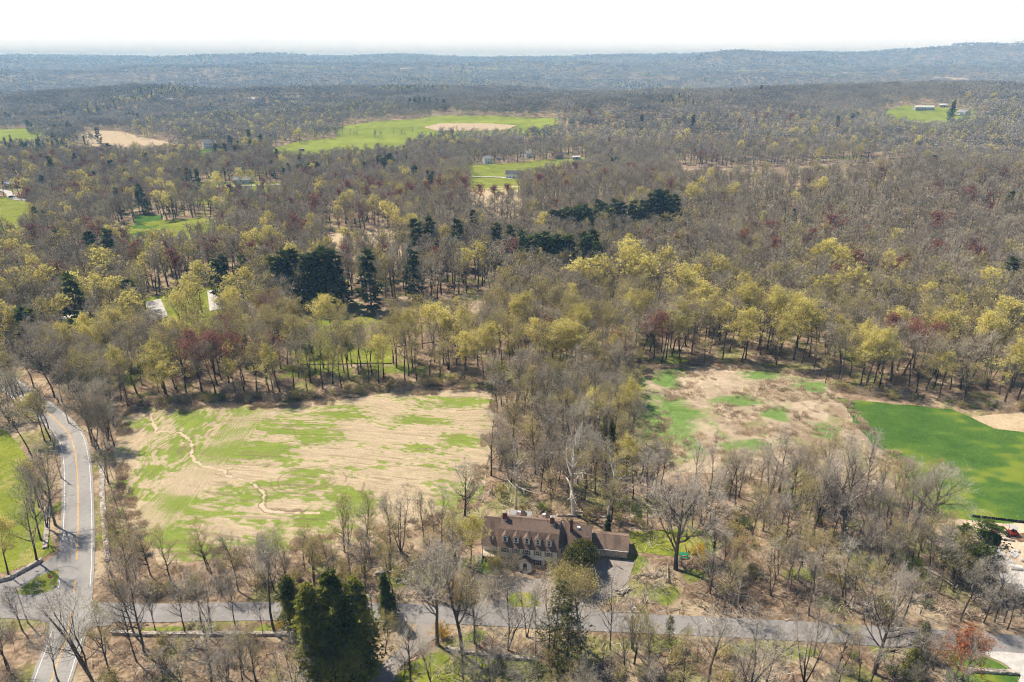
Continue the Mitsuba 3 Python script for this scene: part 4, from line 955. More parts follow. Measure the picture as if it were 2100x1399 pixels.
FORM_H = {"nearbare": 20, "nearolive": 20, "neartwinstem": 18, "bare": 20, "twinstem": 18, "spreading": 20, "pale": 22, "olive": 20, "budding": 19, "redbud": 18, "copper": 13, "spruce": 20, "pine": 22, "cedar": 18, "hemlock": 15, "darkhemlock": 15, "brush": 3.0, "whip": 9, "greenbush": 2.4, "olivebush": 2.8, "bigbush": 6.0, "bushtree": 6.0,
          "goldbush": 2.0, "roundbush": 7.6, "far_bare": 19, "far_olive": 18, "far_budding": 18, "far_redbud": 17, "far_conifer": 20}
FAR_OF = {"bare": "far_bare", "twinstem": "far_bare", "spreading": "far_bare", "pale": "far_bare", "olive": "far_olive", "budding": "far_budding", "redbud": "far_redbud", "spruce": "far_conifer", "pine": "far_conifer", "cedar": "far_conifer", "hemlock": "far_conifer"}
sites = []          # (kind, x, y, height, width factor, label, group)
taken = {}          # coarse grid of trunk places, to keep the random trees apart
g4 = np.random.default_rng(77)


def put(kind, x, y, H, label=None, group=None, wide=1.0):
    if label is None and any(q.contains(shapely.Point(x, y)) for q in house_spots):
        return
    sites.append((kind, x, y, H, wide, label, group))
    taken.setdefault((int(x // 6), int(y // 6)), []).append((x, y))


def crowded(x, y, r):
    i, j = int(x // 6), int(y // 6)
    return any((x - a) ** 2 + (y - b) ** 2 < r * r for di in (-1, 0, 1) for dj in (-1, 0, 1) for a, b in taken.get((i + di, j + dj), ()))



# the trees of the foreground, one by one: (x, y, height, kind, width factor, label)
for x, y, H, kind, wide, label in [(-112.3, 129.3, 23.0, 'bare', 1.0, 'tall bare tree at the end of the low wall by the junction'), (-115.7, 124.5, 16.7, 'budding', 1.0, 'yellow-green tree behind the low wall at the left edge'), (-116.7, 143.4, 24.7, 'bare', 1.0, 'thick-trunked bare tree leaning over the left verge of the main road'), (-116.6, 137.5, 22.3, 'bare', 1.0, 'dark bare tree second back from the junction, left of the road'), (-118.0, 141.8, 22.2, 'twinstem', 1.0, 'twin-stemmed bare tree close to the left road verge'), (-125.8, 151.0, 13.6, 'budding', 1.1, 'yellow-green tree halfway up the left road verge'), (-145.7, 184.9, 17.0, 'budding', 1.1, 'yellow-green tree left of the road bend'), (-143.5, 184.9, 18.6, 'bare', 1.0, 'bare tree inside the road bend'), (-149.2, 192.5, 17.4, 'bare', 1.0, 'second bare tree inside the road bend'), (-145.6, 177.8, 19.0, 'bare', 1.0, 'bare tree at the edge of the bright lawn'), (-129.3, 182.0, 23.2, 'bare', 1.0, 'tallest bare tree right of the road bend'), (-126.9, 180.0, 22.6, 'twinstem', 1.0, 'twin-stemmed bare tree right of the road bend'), (-124.8, 178.6, 20.9, 'bare', 1.0, 'bare tree at the corner of the ploughed field'), (-154.7, 209.3, 16.6, 'bare', 1.0, 'dark-trunked bare tree above the road bend'), (-168.7, 195.7, 17.6, 'olive', 1.2, 'olive-budded tree at the left edge above the bright lawn'), (-166.0, 198.3, 17.2, 'twinstem', 1.2, 'second tree hiding the road left of the bend'), (-163.9, 202.3, 18.0, 'bare', 1.1, 'third tree hiding the road left of the bend'), (-175.2, 214.8, 18.7, 'olive', 1.2, 'budding tree over the vanishing road'), (-176.2, 207.5, 17.4, 'bare', 1.2, 'bare tree over the vanishing road at the left edge'), (-170.4, 202.3, 18.8, 'bare', 1.1, 'bare tree hiding the road left of the bend'), (-168.8, 206.4, 18.7, 'twinstem', 1.0, 'twin-stemmed tree hiding the road left of the bend'), (-183.0, 214.8, 17.8, 'bare', 1.1, 'bare tree at the left edge beside the road'), (-172.9, 215.9, 18.2, 'bare', 1.0, 'bare tree right before the road vanishes'), (-182.7, 224.6, 19.2, 'olive', 1.1, 'olive-budded tree where the road vanishes'), (-173.4, 222.5, 21.0, 'bare', 1.1, 'dense dark bare tree beyond the road bend'), (-161.1, 214.8, 23.2, 'bare', 1.1, 'second dense dark bare tree beyond the road bend'), (-132.5, 209.3, 15.7, 'bare', 1.0, 'leaning bare tree at the far left corner of the ploughed field'), (-119.1, 210.7, 16.8, 'budding', 1.4, 'broad yellow-green tree at the far left edge of the ploughed field'), (-78.1, 107.5, 22.0, 'bare', 0.9, 'tall bare tree right of the junction beside the lane wall'), (-73.6, 102.5, 24.4, 'bare', 0.9, 'tallest bare tree of the clump below the lane at the left'), (-74.2, 100.6, 20.3, 'bare', 0.7, 'thin bare tree at the front of the clump below the lane'), (-74.2, 108.4, 14.0, 'bare', 0.8, 'slim bare tree with a dark tuft beside the lane'), (-86.3, 95.5, 16.5, 'bare', 0.9, 'bare tree at the left bottom edge, leaning over the road'), (-80.0, 95.9, 25.6, 'twinstem', 1.2, 'many-stemmed tree with yellowish buds at the bottom of the main road'), (-77.7, 97.4, 19.9, 'olive', 0.9, 'budding tree right behind the many-stemmed tree'), (-67.7, 107.7, 16.5, 'bare', 0.8, 'bare tree between the lane and the wall, left part'), (-63.7, 107.5, 19.6, 'bare', 0.9, 'tall slim bare tree on the lower verge of the lane'), (-62.3, 107.9, 16.3, 'twinstem', 1.0, 'forked bare tree on the lower verge of the lane'), (-58.0, 109.4, 15.6, 'bare', 0.8, 'thin bare tree on the lower verge of the lane'), (-49.1, 107.8, 27.0, 'bare', 1.0, 'tall bare tree leaning over the lane by the daffodils'), (-51.5, 107.0, 10.9, 'whip', 1.0, 'sapling beside the stone wall'), (-61.2, 119.9, 17.0, 'bare', 0.9, 'bare tree on the upper bank of the lane, left part'), (-53.4, 120.3, 17.3, 'bare', 0.9, 'bare tree on the upper bank with reddish litter behind'), (-50.6, 121.2, 16.0, 'olive', 1.0, 'greenish budding tree on the upper bank of the lane'), (-44.9, 122.6, 14.2, 'olive', 1.0, 'budding tree between the field and the big evergreen'), (-41.9, 124.7, 12.6, 'olive', 1.0, 'olive budding tree behind the big evergreen'), (-37.0, 124.2, 12.3, 'bare', 0.9, "bare tree behind the big evergreen's right shoulder"), (-32.7, 119.6, 18.5, 'bare', 0.9, 'bare tree standing left of the lamp pole above the lane'), (-57.1, 95.1, 19.7, 'bare', 1.1, 'stout bare oak at the bottom edge, left part'), (-62.6, 95.1, 14.0, 'twinstem', 1.0, 'many-stemmed bare tree left of the stout oak'), (-51.8, 97.4, 12.3, 'olive', 1.1, 'olive budding tree right of the stout oak'), (-48.5, 95.1, 14.0, 'olive', 1.0, 'second olive budding tree right of the stout oak'), (-41.6, 95.1, 14.0, 'twinstem', 1.1, 'grey many-stemmed tree left of the big evergreen'), (-44.6, 108.7, 14.4, 'cedar', 0.8, "smaller dark evergreen at the lane's edge"), (-36.3, 97.4, 22.7, 'cedar', 0.7, 'left top of the big evergreen clump'), (-32.8, 98.5, 23.6, 'cedar', 0.8, 'tallest evergreen of the big evergreen clump'), (-29.8, 98.2, 22.3, 'cedar', 0.8, 'right top of the big evergreen clump'), (-32.6, 95.7, 17.5, 'cedar', 0.9, 'front evergreen of the big evergreen clump'), (-28.2, 96.2, 14.0, 'cedar', 0.8, 'low right evergreen of the big evergreen clump'), (-37.1, 95.9, 14.9, 'cedar', 0.8, 'low left evergreen of the big evergreen clump'), (-26.0, 111.9, 12.5, 'spruce', 0.9, 'narrow evergreen with brown lower limbs by the lane'), (-19.3, 95.1, 20.2, 'bare', 1.0, 'pale-limbed bare tree at the bottom edge by the south driveway'), (-25.4, 102.6, 12.0, 'olive', 0.9, 'brown budding tree between the evergreens and the driveway'), (-15.2, 104.9, 26.4, 'bare', 1.2, 'large bare tree by the mouth of the south driveway'), (-9.8, 102.0, 30.9, 'bare', 1.1, 'tall bare tree beside the lower stone wall'), (-15.3, 95.1, 12.8, 'twinstem', 1.1, 'brushy many-stemmed tree on the south lawn'), (-7.1, 97.4, 11.7, 'pale', 0.7, 'crooked pale tree on the south lawn'), (-4.2, 96.2, 11.7, 'pale', 0.6, 'second crooked pale tree on the south lawn'), (-1.0, 103.5, 20.7, 'twinstem', 1.0, 'bare tree in front of the entrance, below the lane'), (4.6, 102.5, 18.6, 'bare', 0.6, 'very slim bare tree left of the ragged evergreen'), (7.4, 104.5, 15.7, 'whip', 1.2, 'tall sapling left of the ragged evergreen'), (8.4, 103.9, 17.4, 'hemlock', 0.7, 'narrow ragged evergreen in front of the driveway'), (11.2, 102.0, 14.9, 'hemlock', 0.9, 'broad ragged evergreen below the lane in front of the house'), (13.4, 104.5, 19.8, 'olive', 0.9, 'budding tree rising behind the broad ragged evergreen'), (19.8, 103.6, 21.7, 'bare', 0.6, 'pole-straight bare tree in front of the garage'), (24.3, 104.1, 21.3, 'twinstem', 1.1, 'forked bare tree in front of the split rails'), (28.9, 105.4, 6.8, 'whip', 1.2, 'small tree on the lower verge opposite the mailbox'), (31.9, 104.9, 7.3, 'hemlock', 0.7, 'small bronze evergreen on the lower verge'), (34.8, 103.2, 7.7, 'bare', 0.6, 'short crooked tree on the lower verge'), (37.5, 95.1, 20.2, 'bare', 1.1, 'bare tree with a low fork at the bottom edge'), (45.4, 95.1, 18.6, 'twinstem', 1.2, 'vase-shaped many-stemmed tree at the bottom edge'), (38.3, 127.1, 27.6, 'spreading', 1.1, 'great spreading silvery tree right of the garage'), (47.6, 129.1, 15.3, 'spreading', 0.7, 'smaller silvery tree right of the great spreading tree'), (52.5, 127.5, 9.1, 'copper', 1.0, 'low copper-red tree right of the back lawn'), (49.0, 115.2, 11.9, 'pale', 0.8, 'white-limbed tree above the lane, right of the mailbox'), (60.2, 123.4, 13.0, 'olive', 1.0, 'tan budding tree in the mossy clearing'), (62.7, 122.6, 14.2, 'bare', 0.9, 'dark slim tree in the mossy clearing'), (72.0, 125.0, 13.7, 'olive', 1.4, 'rounded tan-gold tree in the right-hand thicket'), (60.1, 101.8, 16.4, 'bare', 0.8, 'thick broken trunk beside the lane at the right'), (56.0, 95.9, 19.0, 'twinstem', 1.0, 'twin bare trunks in front of the broken trunk'), (70.2, 97.9, 25.5, 'spreading', 0.8, 'vase-shaped bare tree right of centre below the lane'), (62.2, 95.1, 12.8, 'whip', 1.3, 'thin many-stemmed sapling at the bottom edge, right part'), (65.7, 95.1, 11.6, 'whip', 1.3, 'second thin sapling at the bottom edge, right part'), (74.7, 100.0, 13.3, 'bare', 0.7, 'slim tree with a yellowish trunk on the lower verge'), (73.3, 100.2, 11.2, 'bare', 0.6, 'slim tree left of the yellowish trunk'), (81.3, 102.0, 8.3, 'cedar', 0.8, 'yellow-green evergreen beside the copper-red tree, back top'), (76.4, 96.6, 10.1, 'cedar', 0.9, 'yellow-green evergreen beside the copper-red tree, front top'), (84.6, 95.7, 14.0, 'copper', 1.1, 'copper-red leafing tree at the bottom right'), (95.0, 111.1, 16.0, 'bare', 0.9, 'bare tree leaning right above the lane at the right'), (101.9, 110.7, 17.5, 'bare', 0.9, 'bare tree with a long shadow across the lane at the right'), (87.4, 112.8, 12.7, 'bare', 0.7, 'thin bare tree in the right-hand thicket'), (75.1, 119.6, 12.1, 'bare', 0.9, 'bare tree behind the vase-shaped tree'), (86.3, 118.1, 4.8, 'hemlock', 0.8, 'low yellow-green evergreen in the right-hand thicket'), (101.3, 124.2, 14.6, 'darkhemlock', 1.0, 'dark ragged evergreen at the edge of the building site, left'), (103.7, 122.6, 17.3, 'darkhemlock', 1.1, 'dark ragged evergreen at the edge of the building site, middle'), (107.0, 123.4, 15.2, 'darkhemlock', 0.9, 'dark ragged evergreen at the edge of the building site, right'), (80.6, 124.2, 6.9, 'spruce', 1.0, 'small dark evergreen in the mossy clearing'), (81.8, 138.2, 29.7, 'spreading', 0.8, "tall dark-limbed bare tree below the green lawn's corner"), (104.8, 140.9, 22.2, 'spreading', 1.1, 'broad silvery bare tree in front of the green lawn'), (100.3, 139.9, 19.3, 'spreading', 0.7, 'silvery bare tree left of the broad silvery one'), (75.2, 139.3, 23.8, 'spreading', 0.8, 'bare tree with long pale limbs in the tree belt'), (84.8, 136.5, 21.5, 'bare', 1.0, 'leaning bare tree in the tree belt below the lawn'), (90.7, 134.9, 17.2, 'bare', 1.0, 'bare tree with ivy on its foot in the tree belt'), (48.2, 131.7, 19.4, 'bare', 1.1, 'bare tree behind the smaller silvery tree'), (60.2, 139.7, 16.0, 'olive', 1.1, 'light green budding tree in the tree belt'), (62.0, 179.7, 8.0, 'bare', 0.8, 'small lone tree standing in the rough meadow'), (1.0, 149.7, 25.1, 'pale', 1.0, "white-barked sycamore behind the house's left end"), (16.1, 147.9, 28.2, 'pale', 1.2, 'largest pale-topped sycamore behind the house'), (25.0, 146.8, 21.3, 'pale', 1.1, 'white-limbed sycamore behind the garage'), (-12.3, 147.2, 18.2, 'spreading', 0.8, 'crooked spreading tree at the field corner left of the house'), (10.2, 147.2, 14.6, 'olive', 0.7, 'small budding tree behind the flat roof'), (-9.7, 127.5, 15.6, 'budding', 0.8, "yellow-green tree hiding the house's left wing"), (-13.3, 130.0, 15.3, 'olive', 1.1, "yellow-green tree at the field's corner left of the house"), (-17.1, 133.5, 19.6, 'bare', 0.8, 'bare tree with an ivy-dark foot left of the house'), (-26.9, 133.5, 20.2, 'twinstem', 1.0, 'many-stemmed bare tree at the lower right of the ploughed field'), (-29.7, 134.4, 17.6, 'bare', 0.9, 'bare tree at the lower edge of the ploughed field'), (-21.7, 137.1, 17.1, 'bare', 0.7, 'slim bare tree at the lower right corner of the ploughed field'), (16.5, 209.3, 13.3, 'pine', 1.0, 'dark pine in the strip between field and meadow'), (28.6, 184.9, 9.5, 'cedar', 0.6, 'dark pointed evergreen in the strip, left of a pair'), (29.5, 177.8, 11.4, 'cedar', 0.6, 'dark pointed evergreen in the strip, right of a pair'), (23.8, 139.3, 6.3, 'spruce', 1.0, 'small dark evergreen behind the garage roof'), (34.3, 137.1, 10.1, 'bare', 0.8, 'grey tree behind the great spreading tree'), (62.4, 120.3, 12.2, 'bare', 0.8, 'bare tree with a leaning stem in the mossy clearing'), (0.2, 125.7, 4.8, 'bushtree', 0.9, "bare-topped bush in front of the house's left windows"), (-4.2, 126.0, 3.7, 'bigbush', 0.8, 'yellowish bush at the foot of the porch stair'), (-1.4, 125.0, 5.3, 'bushtree', 0.7, 'grey leggy bush left of the entrance'), (5.6, 125.3, 2.5, 'brush', 1.0, 'low bare bush right of the entrance'), (7.7, 125.2, 2.7, 'brush', 1.2, 'low bare bush under the right windows'), (11.6, 121.4, 5.1, 'bigbush', 1.0, "olive bush at the house's right front corner"), (15.1, 120.0, 5.2, 'bigbush', 1.0, 'large olive bush in front of the round evergreen'), (15.8, 126.0, 9.2, 'roundbush', 0.8, 'great round evergreen bush in front of the right wing'), (-4.3, 118.1, 5.4, 'bushtree', 1.0, 'dark bare bush left of the driveway island'), (-12.4, 118.1, 4.1, 'goldbush', 1.0, 'golden bush behind the tall bare tree by the wall'), (45.2, 132.6, 2.2, 'goldbush', 1.2, 'golden bush on the back lawn'), (-14.6, 107.0, 2.6, 'goldbush', 1.0, "golden bush by the south driveway's mouth"), (-48.5, 108.6, 2.0, 'goldbush', 0.7, 'golden daffodil clump at the foot of the tall leaning tree')]:
    put(kind, x, y, max(H, 1.2), label, None, wide)


# trees one can single out by their crowns in the woods: (x, y, height)
YELLOW = [(-355.9, 581.1, 23.1), (-295.5, 579.8, 23.1), (-282.1, 568.9, 21.8), (-249.9, 582.1, 23.1), (-242.3, 559.1, 19.0), (-259.7, 510.5, 21.8), (-208.5, 489.5, 21.8), (-198.9, 319.1, 24.5), (-211.0, 292.5, 24.5), (-189.0, 283.6, 23.1), (-170.5, 282.0, 24.5), (-145.2, 301.0, 24.5), (-140.7, 287.1, 24.5), (-140.2, 274.3, 24.5), (-115.7, 269.5, 24.5), (-126.7, 293.9, 23.1), (-135.0, 257.9, 23.1), (-133.7, 269.2, 23.1), (-186.6, 262.0, 20.9), (-156.0, 262.2, 23.1), (-152.7, 241.3, 24.5), (-148.4, 245.1, 23.1), (-165.9, 248.8, 20.4), (-127.2, 239.7, 21.8), (-95.9, 219.1, 20.9), (-126.0, 218.3, 13.3), (-123.3, 217.3, 21.6), (-82.8, 241.2, 19.0), (-75.7, 266.3, 21.8), (-227.0, 297.3, 23.1), (-98.4, 217.6, 13.6), (-84.1, 215.6, 19.8), (33.4, 302.7, 27.2), (41.4, 302.7, 27.2), (53.4, 308.6, 27.2), (59.9, 328.7, 27.2), (64.0, 304.3, 25.8), (73.0, 287.7, 25.8), (43.2, 255.6, 24.5), (28.6, 275.9, 23.1), (5.6, 255.6, 24.5), (0.0, 256.0, 23.1), (-21.7, 243.5, 24.5), (-26.7, 243.4, 23.1), (-30.4, 245.1, 23.1), (-38.4, 239.7, 23.1), (-6.3, 230.6, 23.0), (20.9, 232.7, 24.3), (17.6, 231.4, 23.1), (24.0, 233.1, 23.0), (17.1, 232.1, 19.8), (23.7, 233.9, 17.0), (57.1, 266.9, 24.5), (64.2, 251.1, 24.0), (66.8, 249.3, 23.0), (61.3, 248.3, 19.8), (11.1, 237.6, 20.4), (-17.6, 229.6, 18.7), (-48.9, 226.0, 20.9), (49.0, 239.2, 9.1), (125.1, 478.7, 25.8), (156.7, 342.0, 24.5), (159.0, 335.2, 24.5), (159.6, 324.9, 24.5), (149.1, 284.7, 25.8), (98.2, 262.7, 25.8), (96.6, 269.5, 24.5), (103.9, 264.3, 24.5), (105.0, 258.2, 25.8), (110.4, 258.0, 24.5), (111.8, 247.5, 25.8), (113.2, 243.5, 24.5), (92.5, 247.4, 20.9), (90.8, 245.8, 18.7), (84.0, 248.9, 21.8), (132.9, 233.9, 23.1), (145.0, 243.4, 23.1), (159.9, 233.8, 24.5), (187.6, 247.4, 25.8), (191.5, 246.3, 24.5), (173.0, 232.3, 24.5), (131.7, 220.1, 23.0), (127.7, 221.4, 21.6), (127.4, 224.5, 18.7), (150.3, 214.8, 17.6), (136.1, 293.8, 23.1), (103.4, 293.9, 23.1), (80.1, 275.8, 23.1), (79.8, 303.4, 24.5), (97.5, 306.6, 24.5), (182.7, 228.9, 23.1), (170.8, 210.6, 23.1), (-80.7, 443.8, 23.1), (-365.2, 757.0, 20.4), (-347.0, 656.9, 20.4), (-330.2, 650.8, 20.4), (-264.2, 622.6, 20.4), (-256.2, 653.9, 20.4), (-239.9, 634.2, 20.4), (-85.3, 469.9, 20.4), (-71.4, 717.5, 20.4), (-346.7, 1030.3, 20.4), (-287.9, 960.3, 20.4), (-293.1, 1094.4, 20.4), (150.5, 1125.3, 23.1), (230.8, 935.8, 21.8), (280.6, 867.0, 21.8), (316.3, 849.7, 21.8), (350.7, 798.0, 23.1), (415.9, 858.0, 21.8), (368.9, 921.9, 21.8), (389.5, 918.5, 21.8), (713.6, 1275.8, 20.4), (489.8, 853.1, 20.4), (438.6, 1870.2, 20.4), (826.8, 1316.3, 20.4), (872.2, 1311.5, 20.4), (126.7, 485.2, 21.8), (-898.7, 1658.8, 20.4), (-873.7, 1646.3, 20.4), (-847.5, 1655.7, 20.4), (-846.8, 1689.3, 20.4), (-828.9, 1737.0, 20.4), (-801.6, 1753.7, 20.4), (-750.2, 1700.5, 20.4), (-702.6, 1680.7, 20.4), (-435.4, 1225.9, 20.4), (-548.5, 1694.3, 20.4), (-500.4, 1647.4, 20.4), (85.0, 479.7, 19.0), (-458.1, 688.4, 19.0), (-304.3, 465.9, 20.4)]
for x, y, H in YELLOW:
    put("budding", x, y, H * (0.95 + 0.15 * g4.random()), wide=1.0 + 0.25 * g4.random())
for x, y, H in [(20.4, 265.5, 27.2), (16.0, 267.6, 24.5), (24.1, 264.3, 24.5), (-85.8, 258.1, 24.5), (-88.7, 256.1, 23.1), (-334.9, 484.9, 21.8), (-1.5, 297.0, 23.1), (-68.8, 342.3, 21.8), (35.5, 227.8, 11.2), (115.2, 226.1, 11.2), (107.8, 284.8, 24.5), (169.1, 284.8, 24.5), (129.3, 308.3, 24.5), (164.6, 258.0, 24.5), (133.0, 256.0, 23.1), (59.2, 284.8, 24.5), (-65.1, 246.3, 24.5), (-72.6, 239.1, 23.1), (-89.0, 239.1, 23.1), (-112.2, 233.9, 23.1), (-58.1, 239.1, 23.1), (-10.6, 230.1, 17.0), (1.8, 232.3, 18.0), (28.6, 232.0, 16.2), (43.6, 237.7, 19.8), (74.8, 242.7, 11.9), (120.5, 225.3, 24.5), (144.3, 218.4, 16.2), (157.6, 212.1, 15.3), (103.9, 246.0, 12.6), (114.9, 236.1, 12.6), (-91.2, 218.6, 19.8), (-73.0, 218.4, 16.2), (-62.0, 223.0, 18.0), (-35.1, 227.6, 18.0), (-26.3, 227.6, 18.0), (-110.4, 218.4, 16.2), (-119.4, 218.2, 12.6)]:
    put("olive", x, y, H, wide=1.2)
for x, y, H in [(-362.8, 573.7, 21.8), (-288.6, 404.2, 21.8), (-270.1, 396.4, 20.4), (-246.2, 395.7, 20.4), (-226.9, 393.0, 21.8), (-131.0, 408.9, 23.1), (-125.2, 409.6, 21.8), (-153.3, 393.7, 20.4), (-172.2, 375.5, 20.4), (-196.3, 347.0, 21.8), (-382.5, 540.8, 20.4), (-111.6, 219.9, 23.1), (-97.8, 225.0, 23.1), (-90.0, 225.2, 21.8), (-116.4, 218.5, 23.1), (-107.8, 224.7, 21.8), (-104.2, 226.6, 21.8), (-137.9, 476.8, 21.8), (-218.4, 316.9, 21.8), (-212.2, 364.6, 20.4), (-128.7, 539.0, 21.8), (-83.8, 511.4, 21.8), (-38.0, 540.6, 21.8), (23.5, 549.9, 20.4), (40.9, 523.0, 20.4), (-13.1, 513.5, 20.4), (-24.2, 528.7, 20.4), (-3.6, 517.3, 20.4), (-79.0, 361.2, 19.0), (-68.8, 356.9, 19.0), (-40.9, 347.5, 20.4), (8.0, 243.4, 20.4), (50.8, 247.2, 20.4), (92.7, 377.2, 20.4), (77.1, 381.9, 20.4), (100.5, 381.5, 20.4), (150.9, 390.4, 21.8), (139.8, 356.6, 21.8), (169.0, 378.1, 21.8), (206.8, 391.0, 21.8), (181.0, 349.2, 21.8), (170.4, 328.5, 21.8), (148.2, 233.9, 23.1), (142.7, 231.9, 23.1), (154.4, 238.6, 21.8), (238.1, 340.6, 21.8), (256.9, 409.5, 21.8), (186.3, 316.2, 21.8), (190.9, 404.5, 21.8), (368.2, 1086.2, 20.4), (378.1, 1060.9, 20.4), (399.0, 1069.2, 20.4), (413.2, 1058.8, 20.4), (324.1, 1024.1, 20.4), (126.6, 1167.1, 20.4), (21.0, 543.7, 20.4), (56.7, 624.7, 20.4), (75.1, 565.4, 20.4), (103.4, 592.6, 20.4), (108.1, 552.0, 20.4), (-103.1, 541.8, 20.4), (-78.5, 529.8, 20.4), (-56.9, 539.0, 20.4), (-145.4, 500.2, 20.4), (-177.4, 510.5, 19.0)]:
    put("redbud", x, y, H * (0.95 + 0.15 * g4.random()), wide=1.15)
for x, y, H in [(-223.9, 356.3, 27.2), (-213.2, 353.5, 28.6), (-53.3, 378.1, 28.6), (-46.5, 378.1, 28.6), (-30.6, 373.0, 28.6), (-9.8, 376.4, 25.8), (-1.1, 371.6, 25.8), (-24.0, 425.1, 23.1), (-48.5, 320.0, 25.8), (-454.5, 648.0, 27.2), (-447.8, 678.3, 25.8), (79.4, 432.3, 21.8), (238.5, 314.3, 23.1), (261.5, 1034.4, 24.5), (194.0, 1069.1, 24.5), (-337.8, 913.4, 24.5), (45.4, 342.3, 24.5), (43.8, 360.0, 25.8), (-128.9, 699.4, 24.5), (-166.1, 281.4, 23.1)]:
    put("pine", x, y, H, wide=1.05)
for x, y, H in [(-308.9, 559.8, 24.5), (-292.4, 539.9, 24.5), (-141.6, 323.9, 23.1), (-143.0, 319.1, 21.8), (-132.3, 323.9, 23.1), (-104.9, 303.6, 28.6), (-102.5, 308.0, 29.9), (-110.3, 302.7, 27.2), (-94.6, 303.6, 28.6), (-90.6, 303.6, 28.6), (-87.5, 307.1, 28.6), (-83.9, 308.8, 28.6), (-85.6, 307.0, 27.2), (-93.8, 307.7, 25.8), (-185.4, 273.0, 27.2), (-189.0, 247.3, 23.1), (-188.7, 250.8, 20.5), (-65.9, 301.9, 29.9), (5.4, 351.5, 25.8), (7.6, 347.5, 24.5), (13.7, 350.1, 27.2), (18.3, 345.8, 27.2), (22.1, 342.7, 27.2), (26.8, 345.8, 27.2), (29.5, 344.1, 25.8), (16.3, 344.1, 25.8), (24.1, 342.0, 25.8), (37.9, 348.2, 25.8), (40.9, 352.4, 25.8), (24.6, 419.2, 23.1), (27.2, 417.8, 23.1), (29.8, 417.0, 24.5), (34.1, 421.5, 23.1), (40.0, 425.2, 25.8), (44.3, 424.9, 25.8), (46.6, 420.2, 24.5), (48.7, 415.5, 25.8), (55.4, 427.7, 27.2), (59.5, 428.0, 25.8), (65.1, 432.9, 25.8), (68.8, 428.8, 25.8), (75.6, 437.4, 25.8), (82.6, 433.0, 25.8), (87.6, 436.5, 25.8), (91.6, 442.1, 27.2), (95.1, 447.9, 28.6), (97.5, 448.1, 27.2), (99.7, 447.8, 27.2), (102.3, 443.7, 27.2), (105.9, 443.9, 25.8), (-137.9, 721.7, 23.1), (-131.7, 744.3, 23.1), (-125.1, 734.6, 21.8), (-149.2, 702.0, 20.4), (-220.2, 686.0, 20.4), (-210.3, 684.6, 19.0), (-200.4, 683.9, 20.4), (-197.8, 691.8, 20.4), (-190.6, 682.9, 20.4), (-185.7, 682.0, 19.0), (-344.4, 863.5, 23.1), (-320.2, 812.6, 20.4), (-327.8, 846.0, 20.4), (-326.9, 863.2, 20.4), (-337.5, 828.7, 20.4), (-348.7, 828.1, 20.4), (-802.6, 1183.8, 20.4), (-760.7, 1128.4, 19.0), (-673.8, 1049.3, 20.4), (-680.5, 1090.0, 20.4), (-661.0, 1069.1, 19.0), (-587.1, 1006.2, 23.1), (-583.8, 842.5, 20.4), (-582.2, 845.7, 19.0), (-1000.9, 1417.8, 20.4), (-980.1, 1397.7, 19.0), (-319.6, 667.0, 19.0), (-310.2, 666.9, 19.0), (-307.6, 676.5, 17.7), (-319.7, 676.4, 16.3), (-374.6, 673.6, 17.7), (-389.2, 646.1, 19.0), (-395.3, 648.3, 17.7), (-724.3, 1347.4, 20.4), (-745.0, 1399.0, 20.4), (-722.4, 1368.3, 20.4), (-681.8, 1304.2, 20.4), (-898.9, 1762.9, 21.8), (-689.6, 1735.2, 20.4), (-683.7, 1689.6, 19.0), (-688.2, 1643.8, 19.0), (-200.5, 1416.7, 21.8), (-191.4, 1420.8, 21.8), (-182.4, 1425.7, 21.8), (-169.8, 1400.7, 21.8), (-158.7, 1385.7, 21.8), (-141.4, 1353.8, 21.8), (-126.5, 1340.1, 21.8), (-307.1, 1493.2, 21.8), (-318.4, 1474.2, 20.4), (-290.8, 1486.3, 20.4), (780.1, 1297.4, 24.5), (701.7, 1146.7, 24.5), (743.4, 1214.1, 24.5), (534.0, 1108.1, 20.4), (518.2, 1089.8, 19.0), (472.6, 1037.9, 20.4), (537.2, 1567.6, 21.8), (967.6, 3656, 21.8), (488.8, 1621.1, 19.0)]:
    put("spruce", x, y, H * (0.95 + 0.1 * g4.random()), wide=1.0 + 0.25 * g4.random())

house_zone = Polygon([(-11.7, 151.0), (32.3, 142.8), (29.7, 127.5), (19.8, 112.3), (-12.5, 112.3), (-8.7, 130.0)])
road_zone = LineString(main_line).buffer(6.5).union(LineString(lane_line).buffer(3.8))
keep_clear = shapely.union_all([house_zone, road_zone, fp.buffer(-1), mp.buffer(-1), Polygon(lawn_outline).buffer(0.5)] + [Polygon(q) for q in (
    [(105.0, 142.8), (113.4, 147.6), (154.2, 137.1), (141.5, 107.7), (117.1, 115.9), (110.4, 121.9), (109.9, 131.7), (104.9, 136.2)], [(-134.3, 117.3), (-116.6, 122.8), (-111.5, 128.3), (-109.3, 134.2), (-92.6, 108.7), (-100.3, 111.3), (-130.5, 112.8)], [(88.7, 103.9), (99.5, 103.9), (125.5, 100.8), (115.6, 89.4), (84.5, 89.4)],
    [(-20.8, 111.9), (-12.5, 111.9), (-19.4, 101.4), (-22.6, 91.4), (-29.8, 91.4), (-26.9, 97.4)], [(-195.0, 190.9), (-163.3, 192.5), (-148.3, 179.2), (-134.0, 160.0), (-118.0, 142.8), (-111.8, 133.8), (-114.6, 130.0), (-136.1, 119.6)])])
far_clear = shapely.union_all(list(clearing.values()) + house_spots)
shapely.prepare(keep_clear)
shapely.prepare(far_clear)


